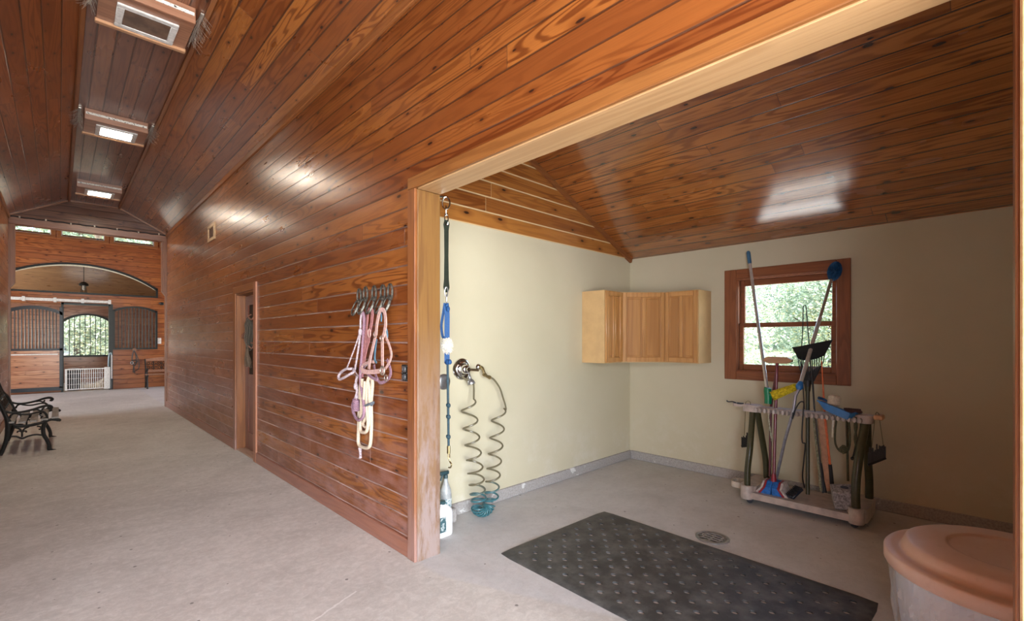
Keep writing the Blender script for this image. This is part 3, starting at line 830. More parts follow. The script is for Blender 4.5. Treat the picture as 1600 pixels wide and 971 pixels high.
def spikes(x, y0, y1, s, label):
    m = MB()
    z = ZR - 0.005
    m.box((x - 0.012, y0, z - 0.012), (x + 0.012, y1, z))
    rnd = random.Random(int(abs(x * 1000) + y0 * 100))
    n = int((y1 - y0) / 0.022)
    for i in range(n):
        y = y0 + (y1 - y0) * i / n
        for q in (-0.9, -0.2, 0.6):
            v = Vector((q + rnd.uniform(-0.3, 0.3) + s * 0.35, rnd.uniform(-0.5, 0.5), -1)).normalized() * rnd.uniform(0.08, 0.12)
            p = Vector((x, y, z - 0.01)); m.tube([p, p + v], 0.0011, 3)
    o = m.build('bird_spike_strip', M['wire'], None, (x, (y0 + y1) / 2, z), sharp=0)
    tag(o, label, 'bird spikes', 'bird spike strips beside the ceiling lights')
for k, (a, b) in enumerate(LY[:2]):
    nm = ('the nearest unlit', 'the middle lit')[k]
    spikes(SX0 + 0.035, a + 0.02, b, -1, 'wiry bird spike strip left of %s ceiling light' % nm)
    spikes(SX1 - 0.035, a + 0.02, b, 1, 'wiry bird spike strip right of %s ceiling light' % nm)

# ================================================================== WALL CABINETS
M['cab'] = grain('honey_oak', 'z', (0.50, 0.245, 0.078), (0.37, 0.16, 0.045), 0.35, 0.9, 0.25)
M['cab_panel'] = grain('honey_oak_panel', 'z', (0.46, 0.215, 0.062), (0.32, 0.13, 0.034), 0.35, 0.55, 0.25)
M['cab_side'] = plain('maple_veneer_side', (0.58, 0.37, 0.17), 0.4, var=0.05, sc=8)
CZ0, CZ1 = 1.203, 1.966
def door_on(parent, p0, p1, z0, z1):
    """two-panel cabinet door between floor-plan points p0 and p1 (front face to the right of p0->p1)"""
    p0, p1 = Vector((*p0, 0)), Vector((*p1, 0))
    u = (p1 - p0).normalized(); nrm = Vector((u.y, -u.x, 0)); Wd = (p1 - p0).length
    def bx(m, a, b, za, zb, d0, d1, bev=0.004):
        c = p0
        mt = Matrix((u, nrm, Vector((0, 0, 1)))).transposed()
        m.box((0, 0, 0), (0, 0, 0)) if False else None
        P = MB(); P.box((a, d0, za), (b, d1, zb), bev)
        for v in P.bm.verts: v.co = c + mt @ v.co
        me = bpy.data.meshes.new('t'); P.bm.to_mesh(me); m.bm.from_mesh(me); bpy.data.meshes.remove(me); P.bm.free()
    m = MB()
    g = 0.006; st = 0.042; ml = 0.035
    bx(m, g, g + st, z0, z1, 0.0, 0.02); bx(m, Wd - g - st, Wd - g, z0, z1, 0.0, 0.02)
    bx(m, g + st, Wd - g - st, z0, z0 + 0.05, 0, 0.02); bx(m, g + st, Wd - g - st, z1 - 0.05, z1, 0, 0.02)
    bx(m, Wd / 2 - ml / 2, Wd / 2 + ml / 2, z0 + 0.05, z1 - 0.05, 0, 0.018)
    dr = m.build('cabinet_door', M['cab'], parent)
    m = MB()
    for a, b in ((g + st, Wd / 2 - ml / 2), (Wd / 2 + ml / 2, Wd - g - st)):
        bx(m, a, b, z0 + 0.05, z1 - 0.05, 0.0, 0.007, 0)
        bx(m, a + 0.014, b - 0.014, z0 + 0.066, z1 - 0.066, 0.0, 0.012, 0.004)
    m.build('door_panel', M['cab_panel'], dr)
def cabinet(outline, fronts, label, loc):
    t = thing('wall_cabinet', label, 'cabinet', loc, 'honey oak wall cabinets in the stall corner')
    MB().prism([(x, y, CZ0) for x, y in outline], (0, 0, CZ1 - CZ0)).build('cabinet_body', M['cab_side'], t, sharp=20)
    for a, b in fronts: door_on(t, a, b, CZ0 + 0.008, CZ1 - 0.008)
    return t
e = 0.002
cabinet([(4.055, YL - e), (4.055, 2.80), (4.372, 2.80), (4.372, YL - e)], [((4.055, 2.80), (4.372, 2.80))], 'left oak wall cabinet with plain pale side panel, on the cream wall', (4.2, YL, CZ0))
cabinet([(4.376, YL - e), (4.376, 2.80), (4.715, 2.475), (XB - e, 2.475), (XB - e, YL - e)], [((4.376, 2.80), (4.715, 2.475))], 'middle oak wall cabinet, set diagonally across the corner of the stall', (4.7, 2.8, CZ0))
cabinet([(XB - e, 2.471), (4.715, 2.471), (4.715, 2.10), (XB - e, 2.10)], [((4.715, 2.471), (4.715, 2.10))], 'right oak wall cabinet, nearest the window, its side catching yellow light', (XB, 2.3, CZ0))

# ================================================================== RUBBER MAT, DRAIN, BIN
def mat_obj():
    L, Wd, T = 1.86, 1.165, 0.009
    nx, ny = 60, 38
    t = NT('black_rubber'); co = t.obj(); n1 = t.noise(co, 7, 5, 0.7); n2 = t.noise(co, 260, 2)
    c = t.mix(t.math('MULTIPLY', t.ramp(n1, 0.42, 0.75), 0.7), (0.04, 0.04, 0.04), (0.19, 0.183, 0.172))
    t.bump(n2, 0.25, 0.003)
    mt = t.set(Base_Color=c, Roughness=0.5)
    m = MB(); bm = m.bm
    # plate with round-cornered holes: every cell is a ring of quads round a hexagonal hole, staggered
    cols, rows = 26, 14
    mx, my = 0.07, 0.07
    cw, ch = (L - 2 * mx) / cols, (Wd - 2 * my) / rows
    key = {}
    def V(x, y, z):
        k = (round(x, 5), round(y, 5), z)
        if k not in key: key[k] = bm.verts.new((x, y, z))
        return key[k]
    def quad(pts, z):
        try: bm.faces.new([V(x, y, z) for x, y in pts])
        except ValueError: pass
    for i in range(cols):
        for j in range(rows):
            x0, y0 = mx + i * cw, my + j * ch
            sq = [(x0 + cw * a, y0 + ch * b) for a, b in ((0, 0), (.5, 0), (1, 0), (1, .5), (1, 1), (.5, 1), (0, 1), (0, .5))]
            if (i + j) % 2 == 0:
                ca, cb = x0 + cw / 2, y0 + ch / 2
                r = 0.0165
                ci = [(ca + r * 1.25 * math.cos(q), cb + r * math.sin(q)) for q in [R(225 + 45 * k) for k in range(8)]]
                for k in range(8):
                    k2 = (k + 1) % 8
                    quad([sq[k], sq[k2], ci[k2], ci[k]], T)
                    try: bm.faces.new([V(*ci[k], T), V(*ci[k2], T), V(*ci[k2], 0.0), V(*ci[k], 0.0)])
                    except ValueError: pass
            else: quad(sq, T)
    def lin(a, b, n): return [a + (b - a) * i / n for i in range(n + 1)]
    xs = lin(mx, L - mx, cols * 2); ysv = lin(my, Wd - my, rows * 2)
    inner = [(x, my) for x in xs] + [(L - mx, y) for y in ysv[1:]] + [(x, Wd - my) for x in reversed(xs[:-1])] + [(mx, y) for y in reversed(ysv[1:-1])]
    def outm(p, ex, rr=0.03):
        x, y = p
        X = -ex if x < mx + 1e-6 else (L + ex if x > L - mx - 1e-6 else x)
        Y = -ex if y < my + 1e-6 else (Wd + ex if y > Wd - my - 1e-6 else y)
        if X != x and Y != y:
            X += rr * (1 if x < L / 2 else -1) * 0.35; Y += rr * (1 if y < Wd / 2 else -1) * 0.35
        return X, Y
    A = [outm(p, -0.012) for p in inner]; B = [outm(p, 0.0) for p in inner]
    n = len(inner)
    for k in range(n):
        k2 = (k + 1) % n
        quad([inner[k], inner[k2], A[k2], A[k]], T)
        try: bm.faces.new([V(*A[k], T), V(*A[k2], T), V(*B[k2], 0.003), V(*B[k], 0.003)])
        except ValueError: pass
        try: bm.faces.new([V(*B[k], 0.003), V(*B[k2], 0.003), V(*B[k2], 0.0), V(*B[k], 0.0)])
        except ValueError: pass
    o = m.build('rubber_mat', mt, None, (0, 0, 0), sharp=30)
    o.location = (2.135, 2.325, 0.0005)
    # length runs towards -Y
    o.rotation_euler = (0, 0, R(-90 - 2.0))
    o.scale = (1, 1, 1)
    # flip width so that it extends to +X
    for v in o.data.vertices: pass
    tag(o, 'large black perforated rubber mat on the concrete floor of the wash stall', 'mat')
    return o
mat_obj()
dr = thing('floor_drain', 'round grey metal floor drain grate beside the black mat', 'drain', (3.425, 1.425, 0))
MB().lathe([(0.108, 0.0), (0.116, 0.0), (0.116, 0.006), (0.104, 0.008), (0.098, 0.006), (0.098, 0.001), (0.108, 0.0)], (3.425, 1.425, 0)).build('drain_ring', M['steel'], dr)
m = MB()
for i in range(-2, 3):
    h = math.sqrt(0.1 ** 2 - (i * 0.036) ** 2)
    m.box((3.425 + i * 0.036 - 0.0065, 1.425 - h, 0.001), (3.425 + i * 0.036 + 0.0065, 1.425 + h, 0.006))
for i in (-1, 0, 1):
    h = math.sqrt(0.1 ** 2 - (i * 0.06) ** 2)
    m.box((3.425 - h, 1.425 + i * 0.06 - 0.006, 0.0015), (3.425 + h, 1.425 + i * 0.06 + 0.006, 0.0058))
m.lathe([(0.078, 0.001), (0.1, 0.001), (0.1, 0.006), (0.078, 0.006), (0.078, 0.001)], (3.425, 1.425, 0))
m.build('drain_grate', plain('grey_cast_metal', (0.36, 0.34, 0.32), 0.5, 0.4), dr)
MB().lathe([(0, 0.0004), (0.098, 0.0004), (0.098, 0.0009), (0, 0.0009)], (3.425, 1.425, 0)).build('drain_pit', plain('drain_dark', (0.012, 0.011, 0.01), 0.9), dr)

bc = Vector((2.95, -0.055, 0))
bn = thing('storage_tub', 'large round translucent tub with tan lid at the right jamb of the wash stall', 'tub', bc)
t = NT('cloudy_plastic'); co = t.obj(); n1 = t.noise(co, 5, 4, 0.6, 1.0)
mp = t.set(Base_Color=t.mix(t.ramp(n1, 0.4, 0.7), (0.80, 0.86, 0.97), (0.66, 0.74, 0.90)), Roughness=0.25, Coat_Weight=0.3)
def ringwob(r, z, k, seed):
    return [(r, z)]
prof = [(0, 0.004), (0.34, 0.004), (0.355, 0.012), (0.365, 0.10), (0.38, 0.24), (0.392, 0.385), (0.39, 0.41)]
MB().lathe(prof, bc, seg=56).build('tub_body', mp, bn)
# crumpled clear liner over the wall of the tub
m = MB(); bm = m.bm
seg, lev = 120, 16
rr = random.Random(3)
rings = []
ph = [rr.uniform(0, 6.28) for _ in range(8)]
for j in range(lev + 1):
    f_ = j / lev; z = 0.03 + f_ * 0.375
    ring = []
    for k in range(seg):
        a = 2 * PI * k / seg
        wv = 0.006 * math.sin(9 * a + ph[0] + 3 * f_) + 0.005 * math.sin(17 * a + ph[1] - 5 * f_) + 0.004 * math.sin(31 * a + 9 * f_ + ph[2]) + 0.003 * math.sin(23 * a - 14 * f_ + ph[3])
        r = 0.372 + 0.028 * f_ + 0.012 + wv * (1.2 - f_ * 0.8)
        ring.append(bm.verts.new((bc.x + r * math.cos(a), bc.y + r * math.sin(a), z)))
    rings.append(ring)
for A, B in zip(rings, rings[1:]):
    for k in range(seg): bm.faces.new([A[k], A[(k + 1) % seg], B[(k + 1) % seg], B[k]])
t = NT('clear_liner'); t.b.inputs['Alpha'].default_value = 0.3
m.build('plastic_liner', t.set(Base_Color=(0.85, 0.88, 0.95), Roughness=0.12, Coat_Weight=0.5), bn, sharp=0)
t = NT('tan_plastic'); co = t.obj(); n1 = t.noise(co, 3.5, 4, 0.6); n2 = t.noise(co, 24, 4, 0.7)
c = t.mix(t.ramp(n1, 0.4, 0.65), (0.70, 0.49, 0.385), (0.74, 0.55, 0.48)); c = t.mix(t.math('MULTIPLY', t.ramp(n2, 0.6, 0.75), 0.35), c, (0.5, 0.31, 0.22))
ml = t.set(Base_Color=c, Roughness=0.42)
prof = [(0.40, 0.405), (0.425, 0.40), (0.43, 0.41), (0.43, 0.455), (0.424, 0.463), (0.395, 0.466), (0.375, 0.463), (0.366, 0.468), (0.36, 0.485), (0.35, 0.510), (0.335, 0.518), (0.215, 0.526), (0.205, 0.5255), (0.20, 0.519), (0.19, 0.518), (0, 0.520)]
MB().lathe(prof, bc, seg=72).build('tub_lid', ml, bn, sharp=50)
MB().box((2.98, -0.10, 0.5205), (3.07, -0.085, 0.5225), 0.001, Matrix.Rotation(0.5, 3, 'Z')).box((3.03, -0.16, 0.5205), (3.09, -0.148, 0.5225), 0.001, Matrix.Rotation(0.4, 3, 'Z')).build('lid_mark', plain('dark_scuff', (0.14, 0.07, 0.045), 0.5), bn)

# ================================================================== TOOL RACK AND TOOLS
M['rack'] = plain('taupe_plastic', (0.50, 0.42, 0.375), 0.45, var=0.12, sc=14)
M['olive'] = plain('olive_tube', (0.05, 0.046, 0.018), 0.35)
rk = thing('tool_rack', 'rolling taupe plastic tool rack with olive legs below the stall window', 'rack', (4.55, 1.1, 0))
def rrect(x0, x1, y0, y1, r, z, n=6):
    out = []
    for cx_, cy_, a0 in ((x1 - r, y1 - r, 0), (x0 + r, y1 - r, 90), (x0 + r, y0 + r, 180), (x1 - r, y0 + r, 270)):
        for k in range(n + 1):
            a = R(a0 + 90 * k / n); out.append((cx_ + r * math.cos(a), cy_ + r * math.sin(a), z))
    return out
m = MB()
m.prism(rrect(4.345, 4.80, 0.67, 1.555, 0.09, 0.055), (0, 0, 0.055))
bs = m.build('base_tray', M['rack'], rk, sharp=30)
m = MB()
for y in (1.515, 0.725):
    m = MB().lathe([(0.0, 0.045), (0.05, 0.045), (0.052, 0.055), (0.052, 0.155), (0.046, 0.163), (0.02, 0.163), (0.0, 0.163)], (4.375, y, 0), seg=24)
    m.prism(rrect(4.37, 4.80, y - 0.065, y + 0.072, 0.06, 0.05), (0, 0, 0.105))
    m.build('leg_socket', M['rack'], rk)
m = MB()
m.prism(rrect(4.56, 4.72, 1.56, 1.74, 0.06, 0.06), (0, 0, 0.012))
o_ = rrect(4.56, 4.72, 1.56, 1.74, 0.06, 0.072); i_ = rrect(4.572, 4.708, 1.572, 1.728, 0.05, 0.072)
m.strip([Vector(p) for p in o_ + o_[:1]], [Vector(p) for p in i_ + i_[:1]], (0, 0, 0.04))
m.build('end_cup', plain('pale_plastic', (0.62, 0.56, 0.48), 0.45), rk)
for x, y in ((4.40, 1.50), (4.73, 1.50), (4.40, 0.74), (4.73, 0.74)):
    MB().lathe([(0, -0.014), (0.024, -0.014), (0.028, -0.008), (0.028, 0.008), (0.024, 0.014), (0, 0.014)], (x, y, 0.0285), (0.8, 0.6, 0), 18).cyl((x, y, 0.028), (x, y, 0.056), 0.009).build('caster_wheel', plain('dark_caster', (0.04, 0.045, 0.06), 0.4), rk)
def leg(p, r=0.026):
    MB().tube(smooth(p, 6), r, 14).build('rack_leg', M['olive'], rk)
leg([(4.375, 1.513, 0.15), (4.38, 1.512, 0.3), (4.40, 1.50, 0.48), (4.50, 1.515, 0.72), (4.53, 1.52, 0.81)])
leg([(4.745, 1.47, 0.15), (4.74, 1.475, 0.3), (4.70, 1.49, 0.5), (4.60, 1.495, 0.74), (4.575, 1.495, 0.81)])
leg([(4.375, 0.727, 0.15), (4.38, 0.73, 0.3), (4.41, 0.72, 0.5), (4.52, 0.70, 0.74), (4.54, 0.70, 0.81)], 0.03)
leg([(4.745, 0.70, 0.15), (4.74, 0.70, 0.3), (4.68, 0.70, 0.5), (4.585, 0.69, 0.74), (4.57, 0.69, 0.81)], 0.028)
tx0, tx1 = 4.50, 4.61
m = MB()
m.box((tx0, 0.70, 0.80), (tx1, 1.60, 0.845), 0.008)
m.prism(rrect(4.49, 4.62, 0.645, 0.76, 0.045, 0.795), (0, 0, 0.062))
m.prism(rrect(4.49, 4.62, 1.45, 1.605, 0.045, 0.795), (0, 0, 0.06))
m.prism(rrect(4.52, 4.59, 1.57, 1.70, 0.025, 0.83), (0, 0, 0.025))
m.build('top_beam', M['rack'], rk)
for k in range(11):
    y = 1.455 - k * 0.072
    m = MB()
    for s in (-1, 1):
        m.tube(smooth([(tx0 + 0.005, y + s * 0.012, 0.818), (tx0 - 0.02, y + s * 0.022, 0.818), (tx0 - 0.04, y + s * 0.017, 0.818)], 4), 0.011, 8, flat=(1.8, 1))
    m.build('tool_clip', M['rack'], rk)
MB().tube(smooth([(4.55, 1.66, 0.85), (4.55, 1.70, 0.865), (4.545, 1.74, 0.862), (4.54, 1.755, 0.872)], 5), 0.008, 8, flat=(0.7, 1.6)).tube([(4.53, 1.60, 0.858), (4.50, 1.645, 0.862)], 0.008, 6).build('end_hook', M['black_plastic'], rk)
MB().box((4.47, 0.575, 0.835), (4.56, 0.635, 0.872), 0.008).cyl((4.55, 0.66, 0.845), (4.53, 0.60, 0.85), 0.008, seg=8).build('end_peg', plain('tan_wood_block', (0.50, 0.27, 0.13), 0.5), rk)

# extension duster: pole with blue grip, green joint and yellow head
M['alu'] = plain('brushed_aluminium', (0.66, 0.63, 0.61), 0.3, 0.7, var=0.06)
M['blue'] = plain('blue_plastic', (0.025, 0.17, 0.46), 0.38)
M['green'] = plain('green_plastic', (0.0, 0.20, 0.085), 0.35)
pa, pb = at(1169, 393, X=4.93), at(1199, 612, X=4.56)
t = thing('extension_duster', 'long silver duster pole with blue grip, its fluffy yellow head resting on the rack', 'duster', pb)
d = (pb - pa).normalized()
MB().tube([pa + d * 0.1, pb - d * 0.02], 0.0145, 12).build('pole', M['alu'], t)
MB().tube([pa, pa + d * 0.012, pa + d * 0.02, pa + d * 0.125, pa + d * 0.14], [0.012, 0.018, 0.019, 0.018, 0.0155], 12).build('grip', plain('slate_blue_grip', (0.06, 0.16, 0.28), 0.5), t)
gp = at(1200, 616, X=4.55)
MB().tube(smooth([gp + Vector((0, 0, 0.055)), gp + Vector((0, 0.004, 0.03)), gp + Vector((0, -0.002, -0.03)), gp + Vector((0, 0.0, -0.085))], 4), 0.031, 12).tube(smooth([gp, gp + Vector((0, -0.035, 0.0)), gp + Vector((0, -0.06, 0.005))], 3), 0.028, 12).build('joint', M['green'], t)
ha, hb = at(1207, 619, X=4.54), at(1246, 604, X=4.56)
rnd = random.Random(5)
m = MB()
ax = (hb - ha); L_ = ax.length; ax.normalize()
P_ = [ha + ax * (L_ * q / 10) for q in range(11)]
m.tube(P_, [0.030, 0.037, 0.038, 0.036, 0.034, 0.032, 0.03, 0.028, 0.025, 0.02, 0.012], 14)
sd_ = ax.orthogonal().normalized(); sv = ax.cross(sd_)
for q in range(700):
    f_ = rnd.random(); a = rnd.uniform(0, 2 * PI); r0 = 0.034 * (1 - 0.45 * f_)
    p = ha + ax * L_ * f_ * 0.97 + (sd_ * math.cos(a) + sv * math.sin(a)) * r0 * 0.85
    v = (sd_ * math.cos(a) + sv * math.sin(a)) * 0.014 + ax * rnd.uniform(-0.008, 0.008)
    m.tube([p, p + v * 0.7, p + v], [0.004, 0.0036, 0.0015], 4)
m.build('duster_head', plain('yellow_microfibre', (0.74, 0.58, 0.02), 0.9, var=0.2, sc=60), t)

# wall brush pole with round blue head
pa, pb = at(1299, 437, X=4.88), at(1250, 602, X=4.52)
pm = pa.lerp(pb, 0.36)
pc = at(1212, 752, X=4.62)
t = thing('cobweb_brush', 'silver pole leaning rightwards with a round royal blue bristle brush on top', 'brush', pc)
MB().tube([pa, pm], 0.0125, 12).build('upper_pole', plain('grey_tan_pole', (0.34, 0.27, 0.21), 0.4, 0.4), t)
MB().tube([pm, pb], 0.0155, 12).build('middle_pole', M['alu'], t)
d = (pb - pa).normalized()
MB().tube([pb - d * 0.03, pb, pb + d * 0.02, pb + d * 0.045], [0.017, 0.027, 0.03, 0.016], 14).build('ferrule', M['blue'], t)
MB().tube([pb + d * 0.04, pb + d * 0.1 + Vector((0, 0.01, 0)), at(1240, 640, X=4.46), at(1226, 690, X=4.52), pc], 0.0125, 10).build('lower_pole', plain('blue_grey_pole', (0.36, 0.36, 0.42), 0.35, 0.5), t)
hc = at(1304, 424, X=4.90)
m = MB()
dd = (hc - pa).normalized()
m.ball(hc, (0.035, 0.035, 0.06), 16)
rnd = random.Random(9)
for q in range(1500):
    z = rnd.uniform(-1, 1); a = rnd.uniform(0, 2 * PI); s_ = math.sqrt(1 - z * z)
    n_ = Vector((s_ * math.cos(a), s_ * math.sin(a), z))
    p = hc + Vector((n_.x * 0.03, n_.y * 0.03, n_.z * 0.05)); e_ = hc + Vector((n_.x * 0.052, n_.y * 0.056, n_.z * 0.085)) + Vector((0, -0.01, 0)) * n_.z
    m.tube([p, e_], [0.0022, 0.0014], 3)
m.build('bristle_head', plain('royal_blue_bristle', (0.012, 0.10, 0.26), 0.6, var=0.25, sc=90), t)

# maroon broom: split blue and red head on the tray
pa, pb = at(1214, 568, X=4.60), at(1209, 750, X=4.47)
t = thing('maroon_broom', 'broom on dark maroon handle with blue and red head on the rack tray', 'broom', at(1209, 765, X=4.46))
M['maroon'] = plain('maroon_handle', (0.17, 0.016, 0.035), 0.25, coat=0.4)
MB().tube([pb, pa], 0.0125, 12).build('handle', M['maroon'], t)
M['red'] = plain('red_plastic', (0.30, 0.02, 0.035), 0.4)
M['bluebr'] = plain('blue_bristles', (0.015, 0.16, 0.55), 0.55, var=0.2, sc=60)
M['clear'] = plain('clear_bristles', (0.62, 0.55, 0.52), 0.35, var=0.2, sc=40)
tz = 0.111
cy = pb.y
def lobe(yb0, yb1, yt0, yt1, name_, mat_, x0=4.40, x1=4.54, h=0.105):
    m = MB()
    v = [[Vector((x, cy + y, z)) for y, z in ((yb0, tz), (yb1, tz), (yt1, tz + hh), (yt0, tz + hh))] for x, hh in ((x0, h * 0.55), ((x0 + x1) / 2 - 0.02, h), (x1, h))]
    for f_ in range(2):
        A, B = v[f_], v[f_ + 1]
        va = m._v(A); vb = m._v(B)
        for k in range(4): m._f([va[k], va[(k + 1) % 4], vb[(k + 1) % 4], vb[k]])
        if f_ == 0: m._f(va)
        else: m._f(vb)
    bmesh.ops.remove_doubles(m.bm, verts=m.bm.verts, dist=1e-6)
    return m.build(name_, mat_, t, sharp=30)
for s__ in (1, -1):
    lobe(s__ * 0.006, s__ * 0.085, s__ * 0.002, s__ * 0.045, 'bristle_head', M['bluebr'])
    lobe(s__ * 0.086, s__ * 0.104, s__ * 0.046, s__ * 0.060, 'head_stripe', M['red'], 4.395, 4.545, 0.106)
    lobe(s__ * 0.105, s__ * 0.128, s__ * 0.061, s__ * 0.080, 'head_edge', M['clear'], 4.40, 4.54, 0.102)
MB().tube([pb + Vector((0, 0, -0.05)), pb + Vector((0, 0, 0.05))], [0.028, 0.016], 12).build('socket', M['red'], t)

# wooden block brush standing upside down behind the maroon handle
bcx = at(1215, 563, X=4.62)
t = thing('block_brush', 'upturned brush with a tan wooden block head, in front of the lower left window pane', 'brush', at(1205, 700, X=4.64))
m = MB()
pr = [(-0.115, -0.006), (-0.10, 0.02), (-0.07, 0.03), (0.08, 0.026), (0.115, 0.008), (0.115, -0.012), (0.075, -0.03), (-0.08, -0.03)]
m.prism([(bcx.x - 0.02, bcx.y - a, bcx.z + b) for a, b in pr], (0.055, 0, 0))
m.build('block_head', grain('block_wood', 'y', (0.48, 0.27, 0.15), (0.36, 0.19, 0.1), 0.5), t)
MB().tube([bcx + Vector((0.008, 0, -0.02)), at(1204, 640, X=4.66), at(1203, 745, X=4.60)], 0.011, 10).build('handle', plain('dark_red_handle', (0.12, 0.018, 0.03), 0.3), t)

# black manure fork, tines up
t = thing('manure_fork', 'black plastic manure fork standing tines up, spread before the right window pane', 'fork', at(1263, 772, X=4.58))
sb, st_ = at(1262, 773, X=4.58), at(1262, 605, X=4.70)
MB().tube([sb, st_], 0.0165, 12).build('handle', plain('dark_olive_handle', (0.05, 0.047, 0.022), 0.4), t)
def fk(px, py, x=4.72): return at(px, py, X=x)
m = MB()
# scoop band and ribs
lo = [(1247, 561), (1255, 563.5), (1265, 563), (1276, 561), (1288, 556)]
hi = [(1237.5, 543), (1251, 541), (1266, 538), (1283, 534.5), (1301, 531)]
A_, B_ = [], []
for (a, b) in zip(lo, hi):
    A_.append(fk(*a, 4.70)); B_.append(fk(*b, 4.60))
m.strip(A_, B_, (0.012, 0, 0.0))
bk = [fk(1249, 573, 4.76), fk(1257, 575, 4.76), fk(1266, 574, 4.76), fk(1276, 572, 4.76), fk(1286, 567, 4.76)]
up = [p + Vector((0.004, 0, 0)) for p in A_]
for i in range(13):
    f_ = i / 12 * 4; k = min(3, int(f_)); q = f_ - k
    a = A_[k].lerp(A_[k + 1], q); b = bk[k].lerp(bk[k + 1], q); c_ = fk(1262 + (i - 6) * 0.9, 601, 4.72)
    m.tube(smooth([a, b, b.lerp(c_, 0.5), c_], 3), 0.0045, 5)
m.strip([fk(1250, 577, 4.765), fk(1262, 582, 4.765), fk(1284, 571, 4.765)], [fk(1258, 596, 4.735), fk(1263, 604, 4.73), fk(1272, 596, 4.735)], (0.012, 0, 0))
m.tube([fk(1262, 596, 4.725), fk(1262, 612, 4.70)], [0.03, 0.02], 12)
m.build('fork_head', M['black_plastic'], t)

# tall wire loop
t = thing('looped_cord', 'thin black looped cord standing above the fork in front of the window', 'cord', at(1266, 650, X=4.62))
MB().tube(smooth([at(1257, 640, X=4.52), at(1252.5, 560, X=4.62), at(1254.5, 510, X=4.70), at(1255, 482, X=4.74), at(1257, 478, X=4.75), at(1259.5, 481, X=4.74), at(1262, 512, X=4.70), at(1265, 545, X=4.66), at(1272, 640, X=4.56)], 6), 0.0042, 6).build('loop', M['black_plastic'], t)

# orange-edged board and dark grips
t = thing('tan_paddle', 'flat tan paddle with bright orange edge leaning through the rack right of centre', 'paddle', at(1292, 768, X=4.62))
P0, P1, P2, P3 = at(1277, 648, X=4.62), at(1288, 648, X=4.62), at(1302, 768, X=4.66), at(1290, 768, X=4.66)
MB().prism([P0, P1, P2, P3], (0.02, 0, 0)).build('paddle_blade', plain('tan_paddle', (0.54, 0.29, 0.17), 0.5), t)
MB().tube([at(1283.5, 560, X=4.74), at(1285, 585, X=4.73), at(1288.5, 648, X=4.62), at(1297, 728, X=4.64)], [0.004, 0.005, 0.009, 0.009], 8).build('edge_strip', plain('orange_plastic', (0.78, 0.16, 0.04), 0.4), t)
MB().tube([at(1297, 726, X=4.64), at(1301, 768, X=4.66)], [0.013, 0.016], 10).tube([at(1282, 724, X=4.66), at(1289, 770, X=4.66)], [0.009, 0.016], 10).build('end_sleeve', M['black_plastic'], t)
t = thing('lunge_whip', 'thin dark whip leaning beside the tan paddle, olive wound grip at the tray', 'whip', at(1284, 770, X=4.6))
MB().tube([at(1269, 572, X=4.7), at(1273, 640, X=4.55), at(1282, 726, X=4.60), at(1286, 771, X=4.58)], [0.003, 0.005, 0.006, 0.007], 8).build('whip_shaft', M['black_plastic'], t)
MB().tube([at(1271, 650, X=4.60), at(1279, 725, X=4.60), at(1283, 768, X=4.57)], [0.008, 0.01, 0.011], 8).build('wound_grip', plain('speckled_olive', (0.12, 0.12, 0.06), 0.7, sc=80, c2=(0.35, 0.34, 0.24)), t)

# blue dust pan on the right of the beam
t = thing('dust_pan', 'bright blue dust pan lying tilted on the right half of the rack beam', 'dustpan', at(1310, 640, X=4.50))
m = MB()
q = [at(1275, 626, X=4.47), at(1282, 633, X=4.45), at(1299, 645, X=4.44), at(1322, 655, X=4.44), at(1328, 646, X=4.44)]
top_ = [at(1275, 624, X=4.47), at(1285, 625, X=4.60), at(1305, 633, X=4.62), at(1336, 641, X=4.60), at(1341, 645, X=4.52)]
F = [at(1276, 625, X=4.47), at(1328, 646, X=4.44), at(1322, 656, X=4.45), at(1298, 646, X=4.45), at(1287, 640, X=4.45)]
m.prism(F, (0.006, 0, 0))
m.prism([at(1276, 626, X=4.47), at(1327, 648, X=4.445), at(1339, 648, X=4.56), at(1286, 627, X=4.60)], (0, 0, -0.006))
m.prism([at(1327, 647, X=4.445), at(1322, 656, X=4.45), at(1337, 652, X=4.54), at(1341, 643, X=4.56)], (0, -0.006, 0))
m.build('pan', plain('dustpan_blue', (0.03, 0.20, 0.50), 0.35, var=0.08), t)
MB().tube([at(1296, 629, X=4.60), at(1286, 624, X=4.60), at(1279, 622, X=4.57)], [0.008, 0.012, 0.012], 8).build('handle', plain('dustpan_dark_blue', (0.015, 0.08, 0.20), 0.4), t)

